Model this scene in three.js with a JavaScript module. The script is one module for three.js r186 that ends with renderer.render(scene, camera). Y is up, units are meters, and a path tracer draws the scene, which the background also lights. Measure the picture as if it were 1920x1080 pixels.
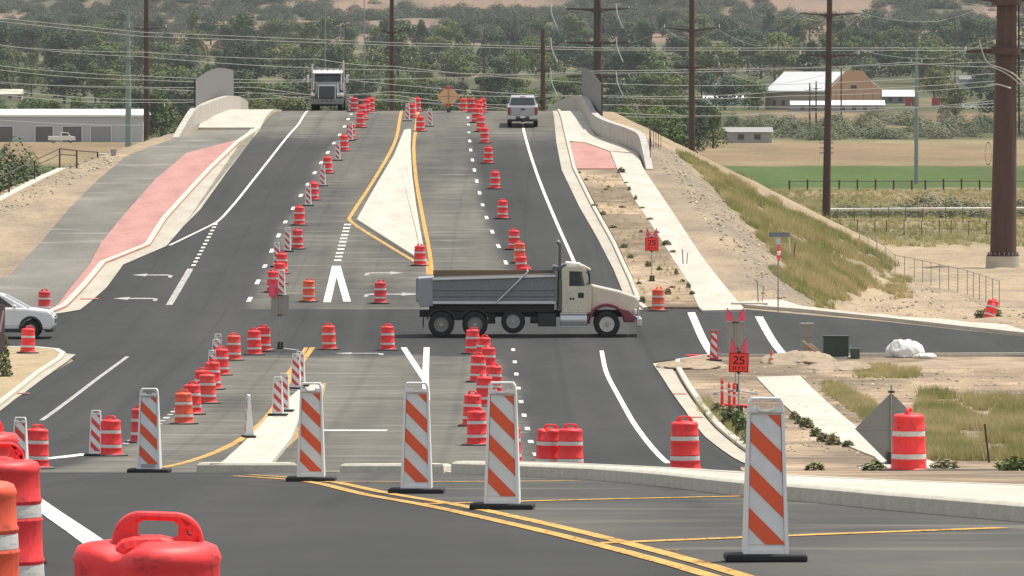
import * as THREE from 'three';
import { mergeGeometries, toCreasedNormals } from 'three/addons/utils/BufferGeometryUtils.js';
import { RoundedBoxGeometry } from 'three/addons/geometries/RoundedBoxGeometry.js';

// ---------------------------------------------------------------- camera, sky, sun, exposure
const scene = new THREE.Scene();
const FOCAL = 12000, CAM_Y = 11, PITCH = Math.atan(390 / FOCAL);      // long telephoto lens, looking slightly down
const camera = new THREE.PerspectiveCamera(2 * Math.atan(540 / FOCAL) * 180 / Math.PI, 16 / 9, 1, 12000);
camera.position.set(0, CAM_Y, 0);
camera.rotation.set(-PITCH, 0, 0);
camera.updateMatrixWorld();

const SUN = new THREE.Vector3(0.40, 1, -0.25).normalize();
{                                       // hazy summer sky: pale round the horizon, soft blue overhead, brighter towards the sun
  const w = 256, h = 128, a = new Float32Array(w * h * 4), v = new THREE.Vector3();
  for (let j = 0; j < h; j++) for (let i = 0; i < w; i++) {
    const el = ((j + 0.5) / h - 0.5) * Math.PI, az = ((i + 0.5) / w - 0.5) * 2 * Math.PI; v.set(Math.cos(el) * Math.cos(az), Math.sin(el), Math.cos(el) * Math.sin(az));
    const t = Math.pow(Math.max(0, v.y), 0.55), ang = Math.acos(Math.min(1, Math.max(-1, v.dot(SUN)))), au = 0.55 * Math.exp(-ang / 0.28) + 0.12 * Math.exp(-ang / 0.9), k = (j * w + i) * 4;
    const up = [0.71 + (0.36 - 0.71) * t, 0.705 + (0.42 - 0.705) * t, 0.695 + (0.505 - 0.695) * t], low = [0.25, 0.22, 0.18];
    for (let c = 0; c < 3; c++) a[k + c] = v.y >= 0 ? up[c] + au * [1, 0.97, 0.9][c] : low[c];
    a[k + 3] = 1;
  }
  const t = new THREE.DataTexture(a, w, h, THREE.RGBAFormat, THREE.FloatType); t.mapping = THREE.EquirectangularReflectionMapping; t.magFilter = t.minFilter = THREE.LinearFilter; t.needsUpdate = true;
  scene.background = t; scene.environment = t;
}
const sun = new THREE.DirectionalLight(new THREE.Color(1, 0.95, 0.87), 4.4);
sun.name = 'sun';
sun.position.copy(SUN).multiplyScalar(600).add(new THREE.Vector3(0, 0, -250));
sun.target.position.set(0, 0, -250);
sun.castShadow = true;
sun.shadow.mapSize.set(4096, 4096);
Object.assign(sun.shadow.camera, { left: -120, right: 120, top: 280, bottom: -280, near: 10, far: 1500 });
scene.add(sun, sun.target);
const renderer = new THREE.WebGLRenderer({ antialias: true });
renderer.toneMapping = THREE.LinearToneMapping;
renderer.toneMappingExposure = 1.3;
renderer.shadowMap.enabled = true;
scene.fog = new THREE.FogExp2(new THREE.Color(0.80, 0.83, 0.86), 0.000033);

// ---------------------------------------------------------------- helpers
let seed = 20240611;
const rnd = () => { seed = (seed + 0x6D2B79F5) | 0; let t = Math.imul(seed ^ (seed >>> 15), 1 | seed); t = (t + Math.imul(t ^ (t >>> 7), 61 | t)) ^ t; return ((t ^ (t >>> 14)) >>> 0) / 4294967296; };
const rr = (a, b) => a + (b - a) * rnd();
const lerp = (a, b, t) => a + (b - a) * t, clamp = (v, a, b) => Math.min(b, Math.max(a, v));
const sstep = (a, b, v) => { const t = clamp((v - a) / (b - a), 0, 1); return t * t * (3 - 2 * t); };
const hash2 = (x, y, s = 0) => { let h = Math.imul(x | 0, 374761393) ^ Math.imul(y | 0, 668265263) ^ Math.imul(s | 0, 1442695041); h = Math.imul(h ^ (h >>> 13), 1274126177); return ((h ^ (h >>> 16)) >>> 0) / 4294967296; };
function vnoise(x, y, s = 0) {
  const xi = Math.floor(x), yi = Math.floor(y), fx = x - xi, fy = y - yi, u = fx * fx * (3 - 2 * fx), v = fy * fy * (3 - 2 * fy);
  return lerp(lerp(hash2(xi, yi, s), hash2(xi + 1, yi, s), u), lerp(hash2(xi, yi + 1, s), hash2(xi + 1, yi + 1, s), u), v);
}
const fbm = (x, y, o = 4, s = 0) => { let a = 0.5, t = 0, n = 0; for (let i = 0; i < o; i++) { t += a * vnoise(x, y, s + i); n += a; a *= 0.5; x *= 2.03; y *= 2.03; } return t / n; };
function wnoise(x, y, p, s) {          // value noise that wraps every p cells
  const m = (v) => ((v % p) + p) % p, xi = Math.floor(x), yi = Math.floor(y), fx = x - xi, fy = y - yi, u = fx * fx * (3 - 2 * fx), v = fy * fy * (3 - 2 * fy);
  return lerp(lerp(hash2(m(xi), m(yi), s), hash2(m(xi + 1), m(yi), s), u), lerp(hash2(m(xi), m(yi + 1), s), hash2(m(xi + 1), m(yi + 1), s), u), v);
}
const pl = (tab) => (v) => {           // piecewise linear table
  if (v <= tab[0][0]) return tab[0][1];
  for (let i = 1; i < tab.length; i++) if (v <= tab[i][0]) { const [a, b] = tab[i - 1], [c, d] = tab[i]; return b + (d - b) * (v - a) / (c - a); }
  return tab[tab.length - 1][1];
};
const used = {};
function numbered(n) { if (!(n in used)) { used[n] = 0; return n; } used[n]++; return n + '_' + String(used[n]).padStart(3, '0'); }
function shade(o) { o.traverse((m) => { if (m.isMesh) m.castShadow = m.receiveShadow = true; }); return o; }
function part(name, geo, m, parent) { const o = new THREE.Mesh(geo, m); o.name = name; o.castShadow = o.receiveShadow = true; parent.add(o); return o; }
function thing(name, label, category, pos = [0, 0, 0], yaw = 0, group) {
  const o = new THREE.Group(); o.name = numbered(name); o.position.set(...pos); o.rotation.order = 'YXZ'; o.rotation.y = yaw;
  o.userData = { label, category }; if (group) o.userData.group = group; scene.add(o); return o;
}
function single(name, geo, m, label, category, group) { const o = part(numbered(name), geo, m, scene); o.userData = { label, category }; if (group) o.userData.group = group; return o; }
function struct(name, geo, m, parent = scene) { const o = part(parent === scene ? numbered(name) : name, geo, m, parent); if (parent === scene) o.userData.kind = 'structure'; return o; }
function copy(src, pos, yaw, label, group, pitch = 0) {
  const o = src.clone(); o.name = numbered(src.userData.base || src.name); o.position.set(...pos); o.rotation.set(0, yaw, pitch, 'YXZ');
  o.userData = { label, category: src.userData.category }; if (group) o.userData.group = group; scene.add(o); return o;
}
const V3 = (x, y, z) => new THREE.Vector3(x, y, z), V2 = (x, y) => new THREE.Vector2(x, y);
const prep = (g) => { const h = g.index ? g.toNonIndexed() : g; for (const k of Object.keys(h.attributes)) if (!['position', 'normal', 'uv'].includes(k)) h.deleteAttribute(k); if (!h.attributes.uv) h.setAttribute('uv', new THREE.BufferAttribute(new Float32Array(h.attributes.position.count * 2), 2)); return h; };
const merge = (...gs) => mergeGeometries(gs.flat().map(prep));
const box = (w, h, d, x = 0, y = 0, z = 0) => new THREE.BoxGeometry(w, h, d).translate(x, y, z);
const rbox = (w, h, d, r, x = 0, y = 0, z = 0, s = 2) => new RoundedBoxGeometry(w, h, d, s, r).translate(x, y, z);
const cyl = (r0, r1, h, n = 16, x = 0, y = 0, z = 0) => new THREE.CylinderGeometry(r1, r0, h, n).translate(x, y + h / 2, z);   // r0 below, r1 above, from y up
function rod(a, b, r, n = 6) { return new THREE.TubeGeometry(new THREE.LineCurve3(V3(...a), V3(...b)), 1, r, n, false); }
function tube(pts, r, n = 6, seg) { return new THREE.TubeGeometry(new THREE.CatmullRomCurve3(pts.map((p) => V3(...p))), seg || pts.length * 3, r, n, false); }
function shapeOf(pts, holes = []) { const s = new THREE.Shape(pts.map((p) => V2(...p))); for (const h of holes) s.holes.push(new THREE.Path(h.map((p) => V2(...p)))); return s; }
function ext(pts, depth, bevel = 0, holes = [], cs = 4) {      // outline in x, y, thickness centred on z
  const g = new THREE.ExtrudeGeometry(shapeOf(pts, holes), { depth: Math.max(0.001, depth - 2 * bevel), bevelEnabled: bevel > 0, bevelThickness: bevel, bevelSize: bevel, bevelOffset: -bevel, bevelSegments: 2, curveSegments: cs });
  return g.translate(0, 0, -depth / 2 + bevel);
}
const arc = (cx, cy, r, a0, a1, n = 10) => Array.from({ length: n + 1 }, (_, i) => { const a = a0 + (a1 - a0) * i / n; return [cx + r * Math.cos(a), cy + r * Math.sin(a)]; });
const lin = (r, g, b) => new THREE.Color().setRGB(r, g, b);
const mat = (c, o = {}) => new THREE.MeshStandardMaterial({ color: Array.isArray(c) ? lin(...c) : new THREE.Color(c), roughness: 0.8, ...o });
function tex(w, h, f, srgb = true, wrap = true) {            // f(x, y) in texels gives linear r, g, b
  const d = new Uint8Array(w * h * 4), g = (v) => { v = clamp(v, 0, 1); return Math.round(255 * (srgb ? (v <= 0.0031308 ? 12.92 * v : 1.055 * Math.pow(v, 1 / 2.4) - 0.055) : v)); };
  for (let y = 0; y < h; y++) for (let x = 0; x < w; x++) { const c = f(x, y), i = (y * w + x) * 4; if (Array.isArray(c)) { d[i] = g(c[0]); d[i + 1] = g(c[1]); d[i + 2] = g(c[2]); } else d[i] = d[i + 1] = d[i + 2] = g(c); d[i + 3] = 255; }
  const t = new THREE.DataTexture(d, w, h); t.colorSpace = srgb ? THREE.SRGBColorSpace : THREE.NoColorSpace; t.magFilter = THREE.LinearFilter; t.minFilter = THREE.LinearMipmapLinearFilter; t.generateMipmaps = true;
  if (wrap) t.wrapS = t.wrapT = THREE.RepeatWrapping; t.needsUpdate = true; return t;
}

// ---------------------------------------------------------------- the lie of the land: drop below the lens, by distance
const KNOTS = [[0, 1.6], [14, 2.25], [22.4, 2.6], [26, 2.78], [35, 3.16], [40, 3.36], [46, 3.52], [60, 4.06], [68.6, 4.47], [77, 4.87], [90, 5.56], [100, 6.17], [110, 6.8], [122, 7.5], [140, 8.62], [155, 9.42], [167, 9.86], [185, 10.3], [200, 10.56],
  [225, 10.76], [255, 10.8], [280, 10.32], [300, 9.46], [340, 7.38], [380, 5.3], [420, 3.32], [440, 2.48], [456, 2.24], [470, 2.3], [490, 2.6], [520, 3.3], [560, 4.6], [700, 10.2], [760, 12.1], [900, 12.1]];
const pchip = (tab) => {
  const n = tab.length, h = [], s = [], m = [];
  for (let i = 0; i < n - 1; i++) { h[i] = tab[i + 1][0] - tab[i][0]; s[i] = (tab[i + 1][1] - tab[i][1]) / h[i]; }
  for (let i = 0; i < n; i++) m[i] = i === 0 ? s[0] : i === n - 1 ? s[n - 2] : s[i - 1] * s[i] <= 0 ? 0 : 2 * s[i - 1] * s[i] / (s[i - 1] + s[i]);
  return (v) => { let i = 0; while (i < n - 2 && v > tab[i + 1][0]) i++; const t = clamp((v - tab[i][0]) / h[i], 0, 1), t2 = t * t, t3 = t2 * t; return (2 * t3 - 3 * t2 + 1) * tab[i][1] + (t3 - 2 * t2 + t) * h[i] * m[i] + (-2 * t3 + 3 * t2) * tab[i + 1][1] + (t3 - t2) * h[i] * m[i + 1]; };
};
const smoothH = pchip(KNOTS);
const STEP = 2, ROWS = Array.from({ length: 460 }, (_, i) => CAM_Y - smoothH(i * STEP));
const road = (d) => { const i = clamp(Math.floor(d / STEP), 0, 458), t = d / STEP - i; return ROWS[i] + (ROWS[i + 1] - ROWS[i]) * t; };
const grade = (d) => (road(d + 2) - road(d - 2)) / 4;
const floorH = pl([[0, 0], [255, 10.8], [300, 11.1], [414, 12.05], [1300, 12.1], [1800, 10], [2400, 2], [3000, -10], [3500, -24], [3800, -42], [4200, -84], [5200, -260], [6200, -380]]);
const edgeR = pl([[0, 400], [258, 400], [262, 30], [284, 12.4], [320, 11.6], [379, 9.8], [396, 9.2], [440, 7.2], [520, 7]]);
const edgeL = pl([[0, -400], [290, -400], [300, -60], [320, -33], [354, -28.6], [378, -27.2], [412, -23], [440, -19], [520, -19]]);
function land(x, d) {                   // height of the open ground
  let base = CAM_Y - floorH(d);
  if (d > 3300) base += (fbm(x / 260, d / 300, 4, 7) - 0.5) * (d - 3300) * 0.11;
  if (d >= 900) return base;
  const r = road(d); if (d <= 256) return r;
  const off = Math.max(x - edgeR(d), edgeL(d) - x);
  if (off <= 0) return r;
  const k = x > 0 ? 0.5 : 0.42;
  return Math.min(r, Math.max(base, r - off * k));
}
const COSP = Math.cos(PITCH), SINP = Math.sin(PITCH);
const ray = (px, py) => { const u = (px - 960) / FOCAL, v = (540 - py) / FOCAL, q = v * SINP + COSP; return [u / q, (v * COSP - SINP) / q]; };
function at(px, py, d) { const [a, b] = ray(px, py); return [a * d, CAM_Y + b * d, -d]; }          // sight line at a distance
function G(px, py, from = 24) {          // where a sight line meets the ground: [x, distance]
  const [a, b] = ray(px, py); let d = from;
  if (from === 150) { let t = d; while (t < 476 && CAM_Y + b * t > land(a * t, t)) t += 0.5; if (t >= 476) return [a * 476, 476]; }      // over the crest: stay on the bridge
  for (; d < 5000; d += 0.5) if (CAM_Y + b * d <= land(a * d, d)) break;
  let lo = d - 0.5, hi = d; for (let i = 0; i < 14; i++) { const m = (lo + hi) / 2; if (CAM_Y + b * m <= land(a * m, m)) hi = m; else lo = m; }
  return [a * hi, hi];
}
const P3 = ([x, d], up = 0) => [x, land(x, d) + up, -d];
const g3 = (px, py, from, up = 0) => P3(G(px, py, from), up);
const plan = (pts, from) => pts.map(([x, y]) => G(x, y, from));

// a sheet that follows the ground, cut every 2 m so that it lies on it exactly; poly in plan [x, distance]
function drape(poly, up, hf = (x, d) => road(d)) {
  const pos = [], nor = [], uv = [], pts = poly.map((p) => V2(p[0], p[1]));
  const add = (a) => { const [x, d] = a; pos.push(x, hf(x, d) + up, -d); const g = grade(d), l = Math.hypot(1, g); nor.push(0, 1 / l, g / l); uv.push(x, d); };
  for (const f of THREE.ShapeUtils.triangulateShape(pts, [])) {
    const t = f.map((i) => [pts[i].x, pts[i].y]);
    const lo = Math.min(...t.map((p) => p[1])), hi = Math.max(...t.map((p) => p[1]));
    for (let k = Math.floor(lo / STEP); k * STEP < hi; k++) {
      let c = t;
      for (const [lim, sg] of [[k * STEP, 1], [(k + 1) * STEP, -1]]) {
        const o = []; for (let i = 0; i < c.length; i++) { const a = c[i], b = c[(i + 1) % c.length], sa = (a[1] - lim) * sg, sb = (b[1] - lim) * sg; if (sa >= 0) o.push(a); if ((sa > 0 && sb < 0) || (sa < 0 && sb > 0)) { const q = sa / (sa - sb); o.push([a[0] + (b[0] - a[0]) * q, lim]); } }
        c = o;
      }
      for (let i = 1; i + 1 < c.length; i++) {
        const [p, q, r] = [c[0], c[i], c[i + 1]]; const s = (q[0] - p[0]) * (r[1] - p[1]) - (q[1] - p[1]) * (r[0] - p[0]);
        if (Math.abs(s) < 1e-9) continue; add(p); if (s > 0) { add(q); add(r); } else { add(r); add(q); }
      }
    }
  }
  const g = new THREE.BufferGeometry(); g.setAttribute('position', new THREE.Float32BufferAttribute(pos, 3)); g.setAttribute('normal', new THREE.Float32BufferAttribute(nor, 3)); g.setAttribute('uv', new THREE.Float32BufferAttribute(uv, 2));
  return g;
}
function dense(pts, step = 2) { const o = []; for (let i = 0; i + 1 < pts.length; i++) { const [a, b] = pts[i], [c, d] = pts[i + 1], n = Math.max(1, Math.ceil(Math.hypot(c - a, d - b) / step)); for (let k = 0; k < n; k++) o.push([lerp(a, c, k / n), lerp(b, d, k / n)]); } o.push(pts[pts.length - 1]); return o; }
function curve(pts, n = 40) { const c = new THREE.CatmullRomCurve3(pts.map(([x, d]) => V3(x, 0, d)), false, 'centripetal'); return c.getPoints(n).map((p) => [p.x, p.z]); }
function offset(pts, o) { return pts.map((p, i) => { const a = pts[Math.max(0, i - 1)], b = pts[Math.min(pts.length - 1, i + 1)], l = Math.hypot(b[0] - a[0], b[1] - a[1]) || 1; return [p[0] + (b[1] - a[1]) / l * o, p[1] - (b[0] - a[0]) / l * o]; }); }
const band = (pts, w) => [...offset(pts, -w / 2), ...offset(pts, w / 2).reverse()];
// slab with walls round it that stands on the ground and rises by up
function slab(poly, up, down = 0.05, hf = (x, d) => road(d)) {
  const top = drape(poly, up, hf), pos = [], uv = [], ring = dense([...poly, poly[0]], 2); let acc = 0;
  const area = THREE.ShapeUtils.area(poly.map((p) => V2(...p)));
  if (area < 0) ring.reverse();
  for (let i = 0; i + 1 < ring.length; i++) {
    const [a, b] = ring[i], [c, d] = ring[i + 1], l = Math.hypot(c - a, d - b), t0 = hf(a, b) + up, t1 = hf(c, d) + up, b0 = hf(a, b) - down, b1 = hf(c, d) - down;
    pos.push(a, b0, -b, c, b1, -d, c, t1, -d, a, b0, -b, c, t1, -d, a, t0, -b); uv.push(acc, 0, acc + l, 0, acc + l, 0.2, acc, 0, acc + l, 0.2, acc, 0.2); acc += l;
  }
  const g = new THREE.BufferGeometry(); g.setAttribute('position', new THREE.Float32BufferAttribute(pos, 3)); g.setAttribute('uv', new THREE.Float32BufferAttribute(uv, 2)); g.computeVertexNormals();
  return merge(top, g);
}
// kerb with a rounded top edge, swept along a plan line; it lies to the right of the line's direction
function kerb(pts, w = 0.18, h = 0.15, step = 1.5) {
  const line = dense(pts, step), sec = [[0, -0.05], [0.015, h - 0.035], [0.05, h - 0.006], [0.09, h], [w, h], [w, -0.05]], pos = [], uv = []; let acc = 0;
  const off = sec.map(([o]) => offset(line, o));
  for (let i = 0; i + 1 < line.length; i++) {
    const l = Math.hypot(line[i + 1][0] - line[i][0], line[i + 1][1] - line[i][1]);
    for (let k = 0; k + 1 < sec.length; k++) {
      const P = (j, s) => { const q = off[s][j]; return [q[0], road(line[j][1]) + sec[s][1], -q[1]]; };
      const a = P(i, k), b = P(i + 1, k), c = P(i + 1, k + 1), e = P(i, k + 1); pos.push(...a, ...b, ...c, ...a, ...c, ...e);
      const u0 = acc, u1 = acc + l, v0 = sec[k][0] + sec[k][1], v1 = sec[k + 1][0] + sec[k + 1][1]; uv.push(u0, v0, u1, v0, u1, v1, u0, v0, u1, v1, u0, v1);
    }
    acc += l;
  }
  for (const j of [0, line.length - 1]) for (let k = 1; k + 1 < sec.length; k++) for (const s of [0, k, k + 1]) { const q = off[s][j]; pos.push(q[0], road(line[j][1]) + sec[s][1], -q[1]); uv.push(sec[s][0], sec[s][1]); }
  const g = new THREE.BufferGeometry(); g.setAttribute('position', new THREE.Float32BufferAttribute(pos, 3)); g.setAttribute('uv', new THREE.Float32BufferAttribute(uv, 2)); g.computeVertexNormals(); return toCreasedNormals(g, 0.6);
}

// ---------------------------------------------------------------- surface materials
const scaleUV = (g, sx, sy, ox = 0, oy = 0) => { const u = g.attributes.uv; for (let i = 0; i < u.count; i++) u.setXY(i, u.getX(i) * sx + ox, u.getY(i) * sy + oy); return g; };
const grainT = tex(512, 512, (x, y) => 0.45 + 0.35 * (hash2(x, y, 3) - 0.5) + 0.5 * (wnoise(x / 8, y / 8, 64, 5) - 0.5) + 0.35 * (wnoise(x / 3, y / 3, 171, 6) - 0.5), false);
const soilT = tex(1024, 1024, (x, y) => { const n = 0.3 * wnoise(x / 64, y / 64, 16, 1) + 0.25 * wnoise(x / 16, y / 16, 64, 2) + 0.25 * wnoise(x / 5.12, y / 5.12, 200, 9) + 0.2 * hash2(x, y, 4), st = wnoise(x / 4, y / 4, 256, 8) > 0.86 ? 0.22 : 0; const v = 0.66 + 0.5 * (n - 0.5) + st; return [v, v * 0.985, v * 0.96]; });
const concT = tex(512, 512, (x, y) => { const v = 0.86 + 0.16 * (wnoise(x / 64, y / 64, 8, 1) - 0.5) + 0.14 * (wnoise(x / 9, y / 9, 57, 2) - 0.5) + 0.1 * (hash2(x, y, 3) - 0.5) - (wnoise(x / 20, y / 20, 26, 9) > 0.8 ? 0.1 * wnoise(x / 5, y / 5, 102, 7) : 0); return [v, v * 0.985, v * 0.95]; });
const lineOf = (pts, from) => { const q = plan(pts, from).map(([x, d]) => [d, x]).sort((a, b) => a[0] - b[0]); return pl(q); };
// dusty, paler asphalt between the closed lanes, as against the newly sealed lanes either side
const hillL = lineOf([[466, 567], [530, 427], [590, 325], [645, 238]]), hillR = lineOf([[955, 515], [912, 408], [895, 345], [884, 290], [878, 225]]);
const dipL = lineOf([[470, 650], [405, 690], [330, 770], [215, 845]], 150), dipR = lineOf([[925, 664], [968, 735], [982, 790], [1003, 855]], 150);
const nearY = (() => { const q = plan([[460, 895], [700, 930], [900, 970], [1300, 1080]]).sort((a, b) => a[1] - b[1]); return pl(q.map(([x, d]) => [d, x])); })();
const RX0 = -46, RW = 92, RD0 = 10, RD = 520, TW = 768, TH = 2048;
const roadT = tex(TW, TH, (i, j) => {
  const x = RX0 + (i + 0.5) / TW * RW, d = RD0 + (j + 0.5) / TH * RD, w = (fbm(x / 1.3, d / 9, 3, 11) - 0.5) * 1.6;
  let dust = 0;
  if (d > 284) dust = sstep(-0.5, 0.6, x - hillL(d) + w * 0.5) * sstep(-0.5, 0.6, hillR(d) - x + w * 0.5) * 0.75;
  if (d > 284) dust = Math.max(dust, sstep(398, 428, d + w * 4) * 0.95);
  if (d > 150 && d <= 252) dust = sstep(-0.4, 0.5, x - dipL(d) + w * 0.4) * sstep(-0.6, 0.9, dipR(d) - x + w * 0.5) * sstep(252, 246, d + w * 2) * 0.95;
  if (d < 150) dust = d < 92 ? sstep(0, 0.25, x - nearY(d)) * 0.45 : 0.8;
  const streak = fbm(x / 2.6, d / 0.9, 3, 21), blot = fbm(x / 3.2, d / 14, 4, 31), fine = fbm(x / 0.5, d / 1.1, 2, 41);
  const lane = fbm(x / 0.8 + d * 0.012, d / 70, 3, 61);
  let v = lerp(0.045, 0.112, clamp(dust * (0.6 + 0.8 * blot), 0, 1));
  v *= 1 + (blot - 0.5) * 0.42 + (streak - 0.5) * 0.3 * (0.35 + dust) + (fine - 0.5) * 0.16 + (lane - 0.5) * 0.34;
  const seam = Math.abs(((x - (d > 284 ? hillL(d) : 0)) % 3.6 + 3.6) % 3.6 - 1.8); if (seam < 0.07 && d > 60) v *= 0.86;
  const tread = fbm(x / 3.4, d / 0.7, 3, 51); if (tread > 0.6 && dust > 0.3) v += 0.05 * (tread - 0.6) / 0.2;      // pale smears of dried concrete and dust
  const warm = clamp((v - 0.045) * 2.4, 0, 0.12);
  return [v * (1 + warm * 0.9), v * (1 + warm * 0.3), v * (1.0 - warm * 1.0)];
}, true, false);
const roadUV = (g) => scaleUV(g, 1 / RW, 1 / RD, -RX0 / RW, -RD0 / RD);
const M = {};
const roadGrain = grainT.clone(); roadGrain.repeat.set(RW / 1.6, RD / 1.6); roadGrain.needsUpdate = true;
M.asphalt = new THREE.MeshPhysicalMaterial({ specularIntensity: 0.3, map: roadT, roughness: 0.93, bumpMap: roadGrain, bumpScale: 0.003 });
M.oldAsphalt = mat([0.115, 0.108, 0.1], { roughness: 0.95 });
M.path = new THREE.MeshPhysicalMaterial({ specularIntensity: 0.3, color: lin(0.235, 0.222, 0.2), roughness: 0.95, map: tex(512, 1024, (x, y) => { const X = x / 512 * 34, Y = y / 1024 * 150, st = fbm(X / 4, Y / 1.3, 3, 9), s = 0.7 + 0.5 * (fbm(X / 2.5, Y / 9, 4, 3) - 0.5) + (st > 0.56 ? (st - 0.56) * 1.6 * vnoise(X / 5, Y / 16, 8) : 0) + 0.12 * (hash2(x, y, 2) - 0.5); return [s, s * 0.985, s * 0.95]; }) });
M.concrete = new THREE.MeshPhysicalMaterial({ specularIntensity: 0.3, color: lin(0.56, 0.53, 0.46), map: concT, roughness: 0.9 });
M.walk = new THREE.MeshPhysicalMaterial({ specularIntensity: 0.3, color: lin(0.54, 0.50, 0.44), map: concT, roughness: 0.9 });
M.wall = new THREE.MeshStandardMaterial({ color: lin(0.46, 0.435, 0.395), map: concT, roughness: 0.88 });
M.gutter = new THREE.MeshPhysicalMaterial({ specularIntensity: 0.3, color: lin(0.46, 0.425, 0.36), map: concT, roughness: 0.92 });
M.pink = new THREE.MeshPhysicalMaterial({ specularIntensity: 0.3, color: lin(0.46, 0.245, 0.225), map: concT, roughness: 0.88 });
M.white = new THREE.MeshPhysicalMaterial({ specularIntensity: 0.3, color: lin(0.72, 0.70, 0.65), roughness: 0.75, map: tex(512, 512, (x, y) => { const w = wnoise(x / 5.12, y / 5.12, 100, 1) * 0.6 + wnoise(x / 32, y / 32, 16, 3) * 0.4; return w > 0.66 ? 0.35 + 0.3 * hash2(x, y, 7) : 0.93 + 0.22 * (wnoise(x / 16, y / 16, 32, 6) - 0.5) + 0.1 * (hash2(x, y, 2) - 0.5); }) });
M.yellow = new THREE.MeshPhysicalMaterial({ specularIntensity: 0.3, color: lin(0.58, 0.33, 0.10), roughness: 0.8, map: tex(512, 512, (x, y) => { const w = wnoise(x / 5.12, y / 5.12, 100, 11) * 0.6 + wnoise(x / 32, y / 32, 16, 13) * 0.4; return w > 0.64 ? 0.3 + 0.35 * hash2(x, y, 7) : 0.92 + 0.28 * (wnoise(x / 16, y / 16, 32, 6) - 0.5) + 0.1 * (hash2(x, y, 2) - 0.5); }) });
M.yellowWorn = new THREE.MeshPhysicalMaterial({ specularIntensity: 0.3, color: lin(0.40, 0.265, 0.13), roughness: 0.85, map: M.yellow.map });
M.whiteWorn = new THREE.MeshPhysicalMaterial({ specularIntensity: 0.3, color: lin(0.40, 0.39, 0.36), roughness: 0.85, map: M.white.map });
M.lot = new THREE.MeshPhysicalMaterial({ specularIntensity: 0.3, roughness: 1, map: tex(1024, 1024, (x, y) => { const X = x / 1024 * 60, Y = y / 1024 * 120, p = fbm(X / 3, Y / 7, 4, 301), q = fbm(X / 0.8, Y / 1.6, 3, 311), g = hash2(x, y, 5), tr = fbm(X / 9 + 3, Y / 1.1, 3, 321), k = clamp((p - 0.36) * 3, 0, 1), v = 0.82 + 0.36 * (q - 0.5) + 0.2 * (g - 0.5) + (q > 0.62 ? 0.12 : 0) - (tr > 0.6 ? (tr - 0.6) * 1.3 : 0); return [lerp(0.235, 0.43, k) * v, lerp(0.178, 0.318, k) * v, lerp(0.125, 0.212, k) * v]; }) });
M.soil = new THREE.MeshPhysicalMaterial({ specularIntensity: 0.3, color: 0xffffff, vertexColors: true, map: soilT, roughness: 1 });
M.joint = mat([0.16, 0.15, 0.13], { roughness: 1 });

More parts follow.
